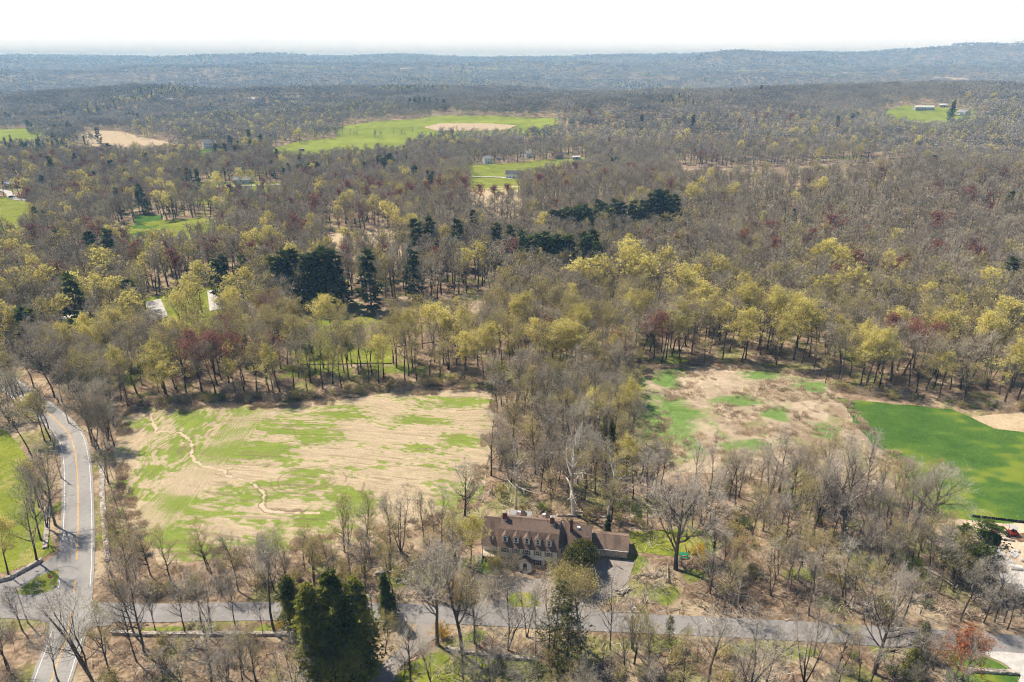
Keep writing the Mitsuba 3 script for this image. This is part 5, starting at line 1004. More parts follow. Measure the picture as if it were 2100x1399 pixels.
def fill(pts, spacing, kinds, hi, lo, group, gap=None):
    """Random trees or bushes in one patch of ground. kinds: (kind, share) pairs."""
    poly = Polygon(pts).buffer(0)
    x0, y0, x1, y1 = poly.bounds
    n = int(poly.area / spacing ** 2)
    names, shares = zip(*kinds)
    shares = np.cumsum(shares) / np.sum(shares)
    made = tries = 0
    while made < n and tries < n * 8:
        tries += 1
        x, y = x0 + (x1 - x0) * g4.random(), y0 + (y1 - y0) * g4.random()
        k = names[int(np.searchsorted(shares, g4.random()))]
        if not shapely.contains_xy(poly, x, y) or shapely.contains_xy(keep_clear, x, y) or crowded(x, y, gap or spacing * 0.55):
            continue
        scale = {"brush": 0.17, "greenbush": 0.13, "olivebush": 0.17, "whip": 0.5, "goldbush": 0.12}.get(k, 1.0)
        put(k, x, y, (lo + (hi - lo) * g4.random()) * scale, group=group)
        made += 1


fill([(-7.0, 218.2), (17.7, 222.1), (41.9, 224.5), (41.6, 186.4), (36.9, 160.0), (31.1, 151.0), (-5.3, 153.6), (-7.1, 169.8), (-3.8, 192.5)], 4.6, [("bare", 5), ("twinstem", 2), ("olive", 3), ("budding", 0.4), ("brush", 4), ("olivebush", 2), ("whip", 1.5)], 24, 15, "tree strip between the field and the meadow")
fill([(35.7, 162.3), (62.1, 163.5), (87.6, 158.8), (106.6, 156.5), (105.7, 141.8), (98.7, 132.6), (59.3, 130.9), (42.8, 139.9), (32.5, 143.8)], 4.7, [("bare", 5), ("twinstem", 2), ("spreading", 1.2), ("olive", 2.2), ("brush", 4), ("olivebush", 2), ("greenbush", 0.7), ("whip", 1.2)], 22, 13, "tree belt below the meadow and lawn")
fill([(45.2, 130.0), (99.4, 131.7), (111.0, 121.1), (115.5, 115.2), (106.5, 108.3), (67.5, 111.9), (42.4, 115.2)], 3.7, [("bare", 1.8), ("twinstem", 0.8), ("olive", 1.2), ("brush", 6), ("olivebush", 2.5), ("greenbush", 2), ("whip", 1.6)], 17, 11, "thicket right of the house above the lane")
fill([(-83.7, 106.4), (-49.2, 106.6), (-33.7, 85.4), (-77.7, 85.4)], 4.4, [("bare", 1.2), ("twinstem", 1.0), ("olive", 1.0), ("brush", 2.0), ("olivebush", 1.5), ("whip", 2)], 18, 11, "wood below the lane at the lower left")
fill([(-11.6, 101.2), (34.3, 103.2), (91.1, 101.4), (81.2, 85.4), (-10.4, 85.4)], 4.0, [("bare", 1.6), ("twinstem", 1.2), ("olive", 1.2), ("brush", 3.0), ("olivebush", 1.6), ("greenbush", 0.6), ("whip", 2)], 17, 10, "wood below the lane at the bottom edge")
fill([(-89.3, 122.6), (-82.2, 127.5), (-63.6, 129.7), (-39.7, 136.7), (-24.7, 141.6), (-12.3, 140.5), (-12.4, 125.0), (-21.8, 119.6), (-48.4, 117.6), (-82.9, 117.6)], 3.6, [("bare", 1.2), ("twinstem", 1.0), ("olive", 1.5), ("brush", 5), ("olivebush", 2.4), ("whip", 2.4)], 17, 10, "scrub between the ploughed field and the lane")
fill([(-14.1, 148.9), (33.7, 151.0), (33.2, 140.9), (16.2, 143.8), (-8.9, 146.4), (-13.7, 142.8)], 3.2, [("olive", 0.6), ("brush", 5), ("olivebush", 3), ("greenbush", 1.5)], 16, 11, "brush right behind the large house")
fill([(-210.6, 218.2), (-182.8, 218.2), (-158.5, 199.6), (-141.7, 184.9), (-120.3, 151.0), (-111.9, 135.3), (-112.7, 133.5), (-124.4, 148.9), (-141.3, 169.8), (-163.8, 193.1), (-190.0, 192.5)], 8.5, [("bare", 5), ("twinstem", 1.5), ("olive", 2), ("budding", 1.3), ("brush", 3), ("whip", 1)], 22, 15, "tree row left of the main road")
fill([(-142.7, 199.6), (-137.3, 203.7), (-127.5, 192.5), (-116.2, 169.8), (-106.7, 153.2), (-105.7, 148.9), (-114.6, 160.0), (-125.2, 177.8)], 2.6, [("bare", 4), ("twinstem", 1), ("brush", 5), ("whip", 2)], 20, 12, "hedgerow between the road and the ploughed field")
fill([(-109.6, 151.0), (-105.0, 151.0), (-87.7, 131.7), (-82.0, 118.1), (-90.1, 118.1), (-100.4, 135.3)], 2.2, [("brush", 6), ("whip", 7), ("olivebush", 0.6)], 18, 10, "brush right of the main road")
fill([(-129.6, 111.7), (-108.9, 111.7), (-99.2, 110.3), (-89.4, 91.4), (-112.9, 91.4)], 3.3, [("bare", 0.8), ("brush", 4), ("whip", 1)], 17, 11, "brush in the lower left corner")
fill([(-249.4, 266.7), (-188.3, 242.7), (-163.1, 224.6), (-144.7, 202.3), (-135.8, 204.0), (-132.1, 208.6), (-138.4, 220.6), (-152.5, 232.9), (-181.7, 253.7), (-268.3, 290.4)], 3.5, [("bare", 5), ("twinstem", 1), ("olive", 1.6), ("budding", 0.8), ("brush", 3), ("greenbush", 1.4), ("spruce", 0.3)], 22, 15, "trees at the bend of the main road")
fill([(114.1, 220.6), (137.0, 210.7), (157.1, 205.0), (175.0, 202.3), (177.4, 205.7), (139.2, 214.8), (117.6, 224.5)], 2.3, [("brush", 5), ("greenbush", 0.7), ("olivebush", 1.5)], 17, 10, "brush edge behind the green lawn")
fill([(-132.1, 208.6), (-76.3, 211.5), (-43.9, 220.6), (-8.9, 225.4), (-9.0, 228.7), (-44.6, 224.5), (-77.6, 215.9), (-134.4, 212.9)], 2.3, [("brush", 5), ("olivebush", 1.5), ("greenbush", 0.3)], 16, 10, "brush edge behind the ploughed field")
fill([(-86.4, 116.2), (-48.5, 117.9), (-12.8, 116.5), (-12.9, 117.6), (-48.9, 119.1), (-87.2, 117.6)], 6.0, [("bare", 2), ("twinstem", 1), ("olive", 1), ("whip", 1)], 20, 14, "upper verge of the lane")
fill([(28.2, 112.8), (67.1, 111.0), (97.0, 109.2), (98.0, 110.8), (67.9, 112.8), (28.5, 114.4)], 5.0, [("bare", 2), ("twinstem", 1), ("olive", 1), ("whip", 1)], 20, 14, "upper verge of the lane at the right")
fill([(-76.4, 109.0), (-41.9, 109.2), (-41.4, 107.7), (-75.8, 107.7)], 6.0, [("bare", 2), ("olive", 1), ("whip", 1)], 20, 14, "lower verge of the lane at the left")
fill([(-9.1, 107.9), (35.2, 106.9), (92.5, 102.0), (90.5, 98.8), (34.5, 103.9), (-8.9, 104.5)], 6.5, [("bare", 2.4), ("twinstem", 1), ("olive", 1), ("whip", 1)], 21, 14, "lower verge of the lane at the right")
for x, y in [(-313.8, 925.9), (-295.6, 951.2), (-277.6, 982.0), (-261.8, 1028.2), (-252.7, 1050.1), (-221.4, 1037.9), (-193.9, 1043.4), (-166.5, 1052.1), (-139.0, 1064.2), (-111.0, 1077.2), (-82.5, 1091.7), (-53.2, 1106.7), (-272.0, 1133.8), (-255.2, 1165.2), (-236.6, 1193.8), (-160.9, 1242.1), (-153.6, 1267.2), (80.8, 1184.3), (71.6, 1164.9)]:
    for k in range(3):
        put("olive" if k == 1 else "bare", x + g4.normal(0, 9), y + g4.normal(0, 9), 7 + 6 * g4.random())
fill([(71.3, 205.7), (106.3, 202.3), (101.7, 177.8), (74.2, 175.0), (64.3, 186.4)], 6.5, [("brush", 5), ("olivebush", 0.5)], 10, 5, "low brush in the rough meadow")

# the woods that go on to the horizon
wood_front = np.array([(-328.5, 297.6), (-241.2, 272.2), (-189.2, 244.1), (-182.6, 255.2), (-151.8, 235.1), (-136.0, 215.9), (-122.1, 211.5), (-76.4, 211.8), (-44.0, 221.4), (-9.0, 226.2), (8.9, 224.5), (42.1, 232.0), (53.3, 242.7), (70.9, 245.0), (96.7, 241.7), (113.0, 235.0), (115.0, 222.5), (138.2, 212.9), (158.4, 207.2), (172.7, 203.7), (227.7, 192.5)])


def tone_at(x, y):
    """What grows at a place: shares of the kinds drift over the woods."""
    a, b = (meshkit.noise(np.array([[x / 90, y / 140, 0]]), 5)[0], meshkit.noise(np.array([[x / 120, y / 160, 0]]), 6)[0])
    d = math.hypot(x, y)
    near_band = math.exp(-((y - 255) / 60) ** 2)
    olive = (0.15 if d < 400 else 0.06) + 0.35 * max(0, a - 0.5) + 0.25 * near_band
    yellow = 0.01 + 0.08 * max(0, b - 0.55) + 0.03 * near_band + (0.05 if x < -60 and 300 < y < 620 else 0) + (0.05 if x < -30 and d > 900 else 0)
    red = 0.02 + 0.12 * max(0, 0.36 - b) + (0.07 if x < 60 and 520 < y < 800 else 0)
    green = 0.002 + (0.008 if x < -60 and d > 450 else 0)
    return olive, yellow, red, green


def auto(d0, d1, s):
    n = 0
    ys = np.arange(150, d1, s)
    for y in ys:
        half = min(0.84 * y + 40, d1)
        for x in np.arange(-half, half, s):
            px, py = x + s * (g4.random() - 0.5) * 1.1, y + s * (g4.random() - 0.5) * 1.1
            d = math.hypot(px, py)
            if not d0 <= d < d1 or py < np.interp(px, wood_front[:, 0], wood_front[:, 1]) or shapely.contains_xy(far_clear, px, py) or shapely.contains_xy(road_zone, px, py) or crowded(px, py, s * 0.55):
                continue
            o, ye, r, gr = tone_at(px, py)
            q = g4.random()
            k = "budding" if q < ye else "redbud" if q < ye + r else "spruce" if q < ye + r + gr else "olive" if q < ye + r + gr + o else ("twinstem" if g4.random() < 0.12 and d < 330 else "bare")
            put(k, px, py, (19 if d < 420 else 16.5) + 6.5 * g4.random() - 2 * (k == "redbud"))
            n += 1
    return n


auto(150, 420, 6.2)
auto(420, 950, 6.7)

def zone(x, y):
    d = math.hypot(x, y)
    if d < 330:
        rank = "front rank" if y - np.interp(x, wood_front[:, 0], wood_front[:, 1]) < 14 else "middle" if d < 265 else "back part"
        part = next(w for t, w in ((-112, "beyond the road bend"), (-76, "behind the ploughed field's left third"), (-38, "behind the ploughed field's middle"), (8, "behind the ploughed field's right third"), (50, "above the tree strip"),
                                   (85, "behind the meadow's left half"), (118, "behind the meadow's right half"), (1e9, "behind the green lawn")) if x < t)
        return f"in the {rank} of the wood {part}"
    if d < 560:
        depth = "nearer" if d < 420 else "farther"
        return f"in the {depth} " + ("left-hand woods" if x < -150 else "left-centre woods" if x < -60 else "middle woods round the evergreens" if x < 110 else "right-hand woods below the hill crest")
    return "far off " + ("at the left edge of the valley woods" if x < -0.35 * y else "left of centre in the valley woods" if x < 0 else "right of centre in the valley woods" if x < 0.35 * y else "at the right edge of the valley woods")


def place(x, y, H, kind_form, rng, wide=1.0, lean=0.0):
    s = H / FORM_H[kind_form]
    z = float(terrain(x, y))
    return T().translate([x, y, z]).rotate([0, 0, 1], float(rng.random() * 360)).rotate([1, 0, 0], float(rng.normal(0, 1) * lean)).scale([s * wide, s * wide, s])


def instance(name, to_world):
    return {"type": "instance", "group": {"type": "ref", "id": name}, "to_world": to_world}


STUFF = {"bare_tree": ("bare_wood", "far mass of bare grey-brown woodland"), "budding_tree": ("budding_wood", "far mass of woodland with an olive haze of buds"), "yellow_tree": ("yellow_wood", "yellow-green leafing trees scattered far off"),
         "red_tree": ("red_wood", "red-budded trees scattered through the far woods"), "spruce_tree": ("evergreen_wood", "dark evergreens scattered far off"), "pine_tree": ("evergreen_wood", "dark evergreens scattered far off"),
         "bare_shrub": ("undergrowth", "bare brown undergrowth"), "young_tree": ("saplings", "thin bare saplings"), "budding_shrub": ("undergrowth", "bare brown undergrowth"), "green_shrub": ("undergrowth", "bare brown undergrowth"), "pale_tree": ("bare_wood", "far mass of bare grey-brown woodland")}
LIMIT = 300
order = sorted(range(len(sites)), key=lambda i: (sites[i][5] is None, math.hypot(sites[i][1], sites[i][2]) / (1 if sites[i][3] > 4 else 0.8)))
count = {}
gi4 = np.random.default_rng(5)
for i in order:
    kind, x, y, H, wide, label, group = sites[i]
    name, d = KIND_OF[kind], math.hypot(x, y)
    n = count[name] = count.get(name, 0) + 1
    use = kind if d < 300 or kind not in FAR_OF else FAR_OF[kind]
    if d < 205 and "near" + use in forms:
        use = "near" + use
    f = forms[use][int(gi4.integers(len(forms[use])))]
    inst = instance(f, place(x, y, H, use, gi4, wide * (0.92 + 0.2 * gi4.random()), 2.0))
    if n <= LIMIT:
        key = name + (f"_{n - 1:03d}" if n > 1 else "")
        scene[key] = inst
        where = group or zone(x, y)
        where = where if where.startswith("in ") or where.startswith("far") else "in the " + where
        labels[key] = {"label": label or f"{LOOK[kind]} {where}", "category": CATEGORY[kind]}
        if not label:
            labels[key]["group"] = f"{name.replace('_', ' ')}s {where}"
    else:
        stuff, said = STUFF[name]
        scene[f"{stuff}__{n:05d}"] = inst
        labels[stuff] = {"label": said, "category": "woodland", "kind": "stuff"}


# the distant woods, in patches
def patch(seed, trees=15, size=36.0, yellow=0.0, dark=0.0, per=54):
    g = np.random.default_rng(seed)
    out = {"crown": [], "foliage": [], "needles": []}
    for _ in range(trees):
        x, y, H, r = *(g.random(2) - 0.5) * size, 13 + 6 * g.random(), 3.2 + 1.4 * g.random()
        q = g.random()
        if q < dark:
            c = np.column_stack([g.normal(0, 1, (70, 2)), g.random(70)])
            hgt = c[:, 2] * H * 1.05
            c = np.column_stack([c[:, :2] * (1.5 * (1 - c[:, 2:]) + 0.1), hgt]) + np.array([x, y, 0])
            out["needles"].append(leaves(g, c, 1.6, 0.2))
            continue
        u = unit(g.normal(0, 1, (per, 3)) + np.array([0, 0, 0.6])) * (0.5 + 0.5 * g.random((per, 1))) * np.array([r, r, H * 0.36])
        c = u + np.array([x, y, H * 0.64])
        dd = unit(u / np.array([r, r, H * 0.36]) + np.array([0, 0, 0.9])) * (1.6 + 1.6 * g.random((per, 1)))
        k = len(c) // 3
        out["crown"].append(slivers(g, c[:k] - dd[:k] * 0.5, c[:k] + dd[:k] * 0.5, 0.5))
        nn = unit(u[k:] / np.array([r, r, H * 0.36]) + g.normal(0, 0.35, (per - k, 3)))
        tx = unit(np.cross(nn, g.normal(0, 1, nn.shape)))
        sz = 0.8 + 0.7 * g.random((per - k, 1))
        out["crown"].append((np.stack([c[k:] - tx * sz * 0.6, c[k:] + tx * sz * 0.6, c[k:] + np.cross(nn, tx) * sz], 1).reshape(-1, 3), np.arange(3 * (per - k)).reshape(-1, 3)))
        tr = np.array([[x, y, -0.5]])
        out["crown"].append(slivers(g, tr, tr + [0, 0, H * 0.85], 0.5))
        if q > 1 - yellow:
            out["foliage"].append(leaves(g, c, 1.5, 0.8))
    return {k: join(*v) for k, v in out.items() if v}


patch_mats = {"crown": "far_twig", "foliage": "bud_yellow", "needles": "needle_dark"}
for i in range(4):
    form(f"plain_patch_form_{i}", patch(600 + i), patch_mats)
for i in range(3):
    form(f"mixed_patch_form_{i}", patch(620 + i, yellow=0.22, dark=0.04), patch_mats)
for i in range(2):
    form(f"dark_patch_form_{i}", patch(640 + i, yellow=0.12, dark=0.28), patch_mats)
np_ = 0
for d0, d1, s, up in ((950, 2300, 31.0, 1.0), (2300, 4000, 58.0, 1.1), (4000, 7500, 105.0, 1.2), (7500, 11500, 210.0, 1.3)):
    for y in np.arange(d0 * 0.6, d1, s):
        half = 0.80 * y + s
        for x in np.arange(-half, half, s):
            px, py = x + s * (gi4.random() - 0.5) * 0.6, y + s * (gi4.random() - 0.5) * 0.6
            if not d0 <= math.hypot(px, py) < d1 or shapely.contains_xy(far_clear, px, py):
                continue
            a, b = meshkit.noise(np.array([[px / 420, py / 500, 0]]), 15)[0], meshkit.noise(np.array([[px / 300, py / 420, 0]]), 16)[0]
            sort = "dark_patch" if b > 0.82 else "mixed_patch" if a > 0.6 else "plain_patch"
            f = forms[sort][int(gi4.integers(len(forms[sort])))]
            k = s / 31.0
            scene[f"distant_wood__{np_:05d}"] = instance(f, T().translate([px, py, float(terrain(px, py)) - 1.0]).rotate([0, 0, 1], float(gi4.random() * 360)).scale([k, k, up * (0.9 + 0.3 * gi4.random()) * (k ** 0.08)]))
            np_ += 1
def sticks(seed):
    g = np.random.default_rng(seed)
    a = np.column_stack([g.normal(0, 1.3, (16, 2)), 0.05 + 0.25 * g.random(16)])
    an = g.normal(0.5, 0.7, 16)
    b = a + np.column_stack([np.cos(an), np.sin(an), g.normal(0, 0.12, 16)]) * (0.8 + 2.0 * g.random((16, 1)))
    return {"twigs": join(tubes(np.stack([a[:5], b[:5]], 1), np.array([[0.07, 0.02]]).repeat(5, 0), 4), slivers(g, a, b, 0.09), slivers(g, (a + b) / 2, (a + b) / 2 + g.normal(0, 0.6, a.shape) * [1, 1, 0.4], 0.06))}


for i in range(3):
    form(f"sticks_form_{i}", sticks(450 + i), {"twigs": "twig_silver" if i == 0 else "bark"})
g8 = np.random.default_rng(88)
litter_zone = Polygon([(-88.9, 115.9), (-11.1, 141.8), (30.9, 141.8), (46.8, 131.7), (118.1, 121.9), (95.0, 85.4), (-77.7, 85.4)]).union(Polygon([(-7.0, 220.6), (41.9, 224.5), (36.9, 160.0), (98.0, 133.5), (31.2, 143.8), (-13.8, 144.8), (-4.3, 169.8)])).difference(keep_clear)
ns_ = 0
x0, y0, x1, y1 = litter_zone.bounds
while ns_ < 1100:
    x, y = x0 + (x1 - x0) * g8.random(), y0 + (y1 - y0) * g8.random()
    if shapely.contains_xy(litter_zone, x, y):
        scene[f"fallen_branches__{ns_:05d}"] = instance(forms["sticks"][ns_ % 3], T().translate([x, y, 0.03]).rotate([0, 0, 1], float(g8.random() * 360)).scale(0.6 + 0.8 * g8.random()))
        ns_ += 1
labels["fallen_branches"] = {"label": "dead sticks and branches littering the woodland floor", "category": "branches", "kind": "stuff"}
nt = 0
for poly, n in ((mp.buffer(-1), 900), (fp.difference(fp.buffer(-3.5)), 420), (mp.buffer(3).difference(mp), 200)):
    x0, y0, x1, y1 = poly.bounds
    while n:
        x, y = x0 + (x1 - x0) * g8.random(), y0 + (y1 - y0) * g8.random()
        if shapely.contains_xy(poly, x, y) and meshkit.noise(np.array([[x / 8, y / 8, 0]]), 31)[0] > 0.45:
            s_ = 0.7 + 0.8 * g8.random()
            scene[f"tall_grass__{nt:05d}"] = instance(forms["tussock"][nt % 2], T().translate([x, y, 0.15]).rotate([0, 0, 1], float(g8.random() * 360)).scale([s_, s_, s_]))
            nt += 1
            n -= 1
labels["tall_grass"] = {"label": "tufts of tall dry grass in the meadow and field margins", "category": "grass", "kind": "stuff"}
labels["distant_wood"] = {"label": "distant woodland over the blue ridges", "category": "woodland", "kind": "stuff"}
print({k: v for k, v in count.items()}, "patches", np_)


# ---------------------------------------------------------------- small things
def ground_z(x, y):
    return float(terrain(x, y))


def rod(a, b, r, k=6):
    a, b = np.asarray(a, float), np.asarray(b, float)
    return tubes(np.stack([a, b])[None], np.full((1, 2), r), k)


def stones(seed, pts, width, height, size):
    """A dry-stone wall along the points: every stone a rough block of its own."""
    g = np.random.default_rng(seed)
    line = LineString(pts)
    out = []
    layers = max(1, int(round(height / (size * 0.62))))
    for row in range(layers):
        s = g.random() * size
        while s < line.length:
            w = size * (0.6 + 0.9 * g.random())
            c = line.interpolate(s + w / 2).coords[0]
            e = line.interpolate(min(s + w / 2 + 0.3, line.length)).coords[0]
            ang = math.degrees(math.atan2(e[1] - c[1], e[0] - c[0])) if e != c else 0.0
            for side in (-1, 1) if width > size else (0,):
                h = size * 0.62 * (0.8 + 0.5 * g.random())
                v, f = box(-w * 0.49, w * 0.49, -width * 0.27, width * 0.27, 0, h)
                v = v + g.normal(0, size * 0.09, v.shape)
                v[:, 1] += side * width * 0.26
                out.append(turned((v, f), c[0], c[1], ground_z(*c) + row * size * 0.6 - 0.08, ang + g.normal(0, 7)))
            s += w
    return join(*out)


def stone_wall(pts, label, width=0.7, height=0.75, size=0.42, seed=3):
    b = Builder("stone_wall", 0, 0, 0, 0, label, "wall")
    scene[b.key] = mikit.ply(stones(seed, pts, width, height, size), "stone_grey")


stone_wall([(-83.1, 107.8), (-75.6, 107.3), (-67.5, 107.3), (-58.5, 107.3), (-49.4, 107.4), (-42.8, 107.1)], "long stone wall below the lane at the left", seed=4)
stone_wall([(-13.6, 103.5), (-9.8, 102.9), (-4.9, 102.0), (0.0, 101.4), (4.8, 100.7)], "stone wall above the south lawn", seed=5)
stone_wall([(-121.9, 120.9), (-117.5, 122.5), (-115.0, 123.7), (-113.4, 126.3), (-112.0, 128.5), (-111.5, 129.5)], "curved stone wall along the branch road at the left", height=1.0, seed=6)
stone_wall([(88.0, 98.3), (91.0, 98.2), (94.6, 97.9), (97.6, 97.7)], "short stone wall at the bottom right corner", seed=7)
stone_wall([(-120.5, 171.1), (-117.2, 166.0), (-114.0, 160.0), (-108.7, 151.0), (-102.6, 140.9), (-95.9, 130.0)], "tumbled stone wall right of the main road", width=1.2, height=0.5, seed=8)
stone_wall([(-123.2, 151.0), (-119.7, 144.8), (-116.2, 139.0), (-113.6, 134.4)], "tumbled stones left of the main road", width=1.0, height=0.45, seed=9)
stone_wall([(-7.5, 130.0), (-8.2, 126.6), (-8.9, 123.4), (-9.3, 122.0)], "low stone edging left of the small house lawn", width=0.4, height=0.4, size=0.5, seed=10)
stone_wall([(-31.8, 125.5), (-29.4, 126.0), (-27.2, 126.0), (-25.2, 126.3)], "pale stone row at the lower edge of the ploughed field", width=0.6, height=0.5, seed=11)
stone_wall([(11.4, 147.2), (19.1, 147.2), (26.6, 146.4)], "stone edging behind the large house", width=0.5, height=0.45, seed=12)
stone_wall([(21.5, 113.5), (24.7, 113.6), (29.4, 113.6)], "low stone kerb by the mailbox", width=0.4, height=0.3, size=0.4, seed=13)

# scattered boulders of the building site
g6 = np.random.default_rng(66)
for k, (x, y) in enumerate([(117.6, 137.8), (118.2, 137.3), (118.4, 136.5), (118.8, 140.5), (119.9, 140.9), (121.4, 140.3), (117.8, 140.1), (118.9, 138.4), (119.3, 136.0), (117.6, 135.8), (104.0, 138.2), (104.0, 137.1), (121.1, 130.0), (122.3, 133.1)]):
    b = Builder("boulder", x, y, ground_z(x, y), float(g6.random() * 360), "pale boulder lying on the dirt of the building site", "boulder", "boulders on the building site")
    m = trimesh.creation.icosphere(subdivisions=2, radius=0.5)
    v = m.vertices * np.array([1.2, 0.9, 0.75]) * (0.7 + 0.5 * g6.random()) * (1 + 0.22 * nz(m.vertices[:, 0] * 2 + k, m.vertices[:, 1] * 2 + m.vertices[:, 2] * 3, k))[:, None]
    scene[b.key] = mikit.ply(turned((v + [0, 0, 0.25], m.faces), *b.at), "stone_grey")


def utility_pole(x, y, H, arm_deg, label, arms=1, lamp=False):
    b = Builder("utility_pole", x, y, ground_z(x, y), arm_deg, label, "utility pole", "utility poles along the roads")
    b("pole", tubes(np.array([[[0, 0, -0.3], [0, 0, H * 0.5], [0, 0, H]]]), np.array([[0.17, 0.14, 0.11]]), 8), "weathered_wood")
    tips = []
    for k in range(arms):
        z = H - 0.35 - 0.9 * k
        arm = b("crossarm", box(-1.25, 1.25, 0.12, 0.24, z - 0.06, z + 0.06), "weathered_wood")
        for q in (-1.1, -0.55, 0.55, 1.1):
            b("insulator", tubes(np.array([[[q, 0.18, z + 0.06], [q, 0.18, z + 0.24]]]), np.array([[0.06, 0.04]]), 6), "metal_grey", arm)
            c, s = math.cos(math.radians(arm_deg)), math.sin(math.radians(arm_deg))
            tips.append((x + q * c - 0.18 * s, y + q * s + 0.18 * c, ground_z(x, y) + z + 0.25))
    if lamp:
        b("transformer", tubes(np.array([[[-0.42, 0, H - 1.5], [-0.42, 0, H - 0.5]]]), np.array([[0.28, 0.28]]), 10), "metal_grey")
        b("lamp_arm", rod((0, 0, H - 0.6), (-1.3, -0.2, H - 0.3), 0.04), "metal_grey")
        b("lamp_head", box(-1.75, -1.2, -0.35, -0.05, H - 0.38, H - 0.22), "metal_grey")
    return tips


def wires(groups, label, sag=0.5, r=0.018):
    """One span: each pair of ends is one wire of its own under the span."""
    b = Builder("power_line", 0, 0, 0, 0, label, "power line", "power lines along the roads")
    for a, c in groups:
        a, c = np.asarray(a, float), np.asarray(c, float)
        t = np.linspace(0, 1, 13)[:, None]
        p = a + (c - a) * t - np.array([0, 0, 1.0]) * sag * 4 * t * (1 - t)
        b("wire", tubes(p[None], np.full((1, 13), r), 4), "metal_grey")


POLES = [(-102.3, 110.7, 9.6), (-128.0, 164.5, 9.3), (-145.1, 196.3, 13.7), (-29.7, 112.2, 6.6), (-95.5, 87.4, 11.9)]
tp = [utility_pole(*POLES[0], 20.0, "tall utility pole at the left edge of the road junction", 2), utility_pole(*POLES[1], -8.0, "utility pole on the left verge of the curving main road"),
      utility_pole(*POLES[2], -25.0, "utility pole right of the road bend"), utility_pole(*POLES[3], 80.0, "utility pole with a transformer and lamp beside the lane", 1, True)]
foot = (POLES[4][0], POLES[4][1], ground_z(*POLES[4][:2]) + 10.0)
wires(list(zip(tp[0][:4], tp[1])), "power line from the junction pole up the main road")
wires(list(zip(tp[1], tp[2])), "power line round the road bend")
wires([(t, (foot[0] + 0.6 * k, foot[1], foot[2])) for k, t in enumerate(tp[0][4:])], "power line from the junction pole down to the lower left corner")
wires([(tp[0][0], (-140.0, tp[0][0][1] - 8, 9.5)), (tp[0][3], (-140.0, tp[0][3][1] - 9, 9.0))], "power line from the junction pole out to the left")
hx, hy = [(19.9, 111.0)][0]
a6 = math.radians(-9.2)
wires([((-3.3 + 21.3 * math.cos(a6) - 2.2 * math.sin(a6), 129.0 + 21.3 * math.sin(a6) + 2.2 * math.cos(a6), 5.6), (hx, hy, 1.2))], "pale service cable slanting down from the right wing's eave", 0.1, 0.035)

# signs and small fittings of the road
(sx_, sy_), (kx, ky), (mx, my), (gx_, gy_) = [(-104.2, 122.0), (-107.5, 123.1), (26.2, 113.6), (41.1, 131.4)]
b = Builder("stop_sign", sx_, sy_, ground_z(sx_, sy_), 25, "red stop sign on a post on the grass island", "sign")
b("post", box(-0.04, 0.04, -0.03, 0.03, -0.2, 2.6), "metal_grey")
an = np.arange(8) * math.pi / 4 + math.pi / 8
oct_ = np.column_stack([0.42 * np.cos(an), 2.35 + 0.42 * np.sin(an)])
add_bsdf("sign_red", (0.45, 0.03, 0.03), 0.4)
v, f = prism([(p[0], p[1]) for p in oct_], 0.03, 0.05)
b("plate", (np.column_stack([v[:, 1], -v[:, 0], v[:, 2]]), f[:, ::-1]), "sign_red")
tm = meshkit.text_mesh("STOP", 0.24, 0.006)
tv = np.array(tm.vertices)
tv[:, 0] -= tv[:, 0].mean()
b("lettering", (np.column_stack([tv[:, 0], -0.051 - tv[:, 2], 2.23 + tv[:, 1]]), np.array(tm.faces)), "trim_white")
b = Builder("street_name_sign", kx, ky, ground_z(kx, ky), 10, "thin green street name post on the grass island", "sign")
add_bsdf("sign_green", (0.02, 0.17, 0.09), 0.4)
b("post", box(-0.03, 0.03, -0.03, 0.03, -0.2, 2.7), "metal_grey")
b("blade", box(-0.4, 0.4, -0.012, 0.012, 2.71, 2.9), "sign_green")
b = Builder("mailbox", mx, my, ground_z(mx, my), 0, "white mailbox on a post beside the lane", "mailbox")
b("post", box(-0.06, 0.06, -0.06, 0.06, -0.2, 1.0), "weathered_wood")
an = np.linspace(0, math.pi, 9)
v, f = prism(np.vstack([np.column_stack([0.2 * np.cos(an), 1.25 + 0.2 * np.sin(an)]), [[-0.2, 1.0], [0.2, 1.0]]]), -0.3, 0.3)
b("box", (v, f), "trim_white")
b("flag", box(0.305, 0.33, -0.25, -0.15, 1.2, 1.5), "sign_red")
b = Builder("garden_bench", gx_, gy_, ground_z(gx_, gy_), -6, "green garden table with benches on the back lawn", "table")
add_bsdf("paint_green", (0.02, 0.22, 0.12), 0.5)
for k in range(4):
    b("plank", box(-1.1, 1.1, -0.42 + 0.21 * k, -0.23 + 0.21 * k, 0.72, 0.77), "paint_green")
for s in (-1, 1):
    b("seat", box(-1.1, 1.1, s * 0.85 - 0.15, s * 0.85 + 0.15, 0.42, 0.46), "paint_green")
    b("leg", join(box(s * 0.8 - 0.05, s * 0.8 + 0.05, -0.9, -0.82, 0, 0.42), box(s * 0.8 - 0.05, s * 0.8 + 0.05, 0.82, 0.9, 0, 0.42), box(s * 0.8 - 0.05, s * 0.8 + 0.05, -0.95, 0.95, 0.36, 0.415), box(s * 0.8 - 0.05, s * 0.8 + 0.05, -0.05, 0.05, 0.416, 0.715)), "paint_green")

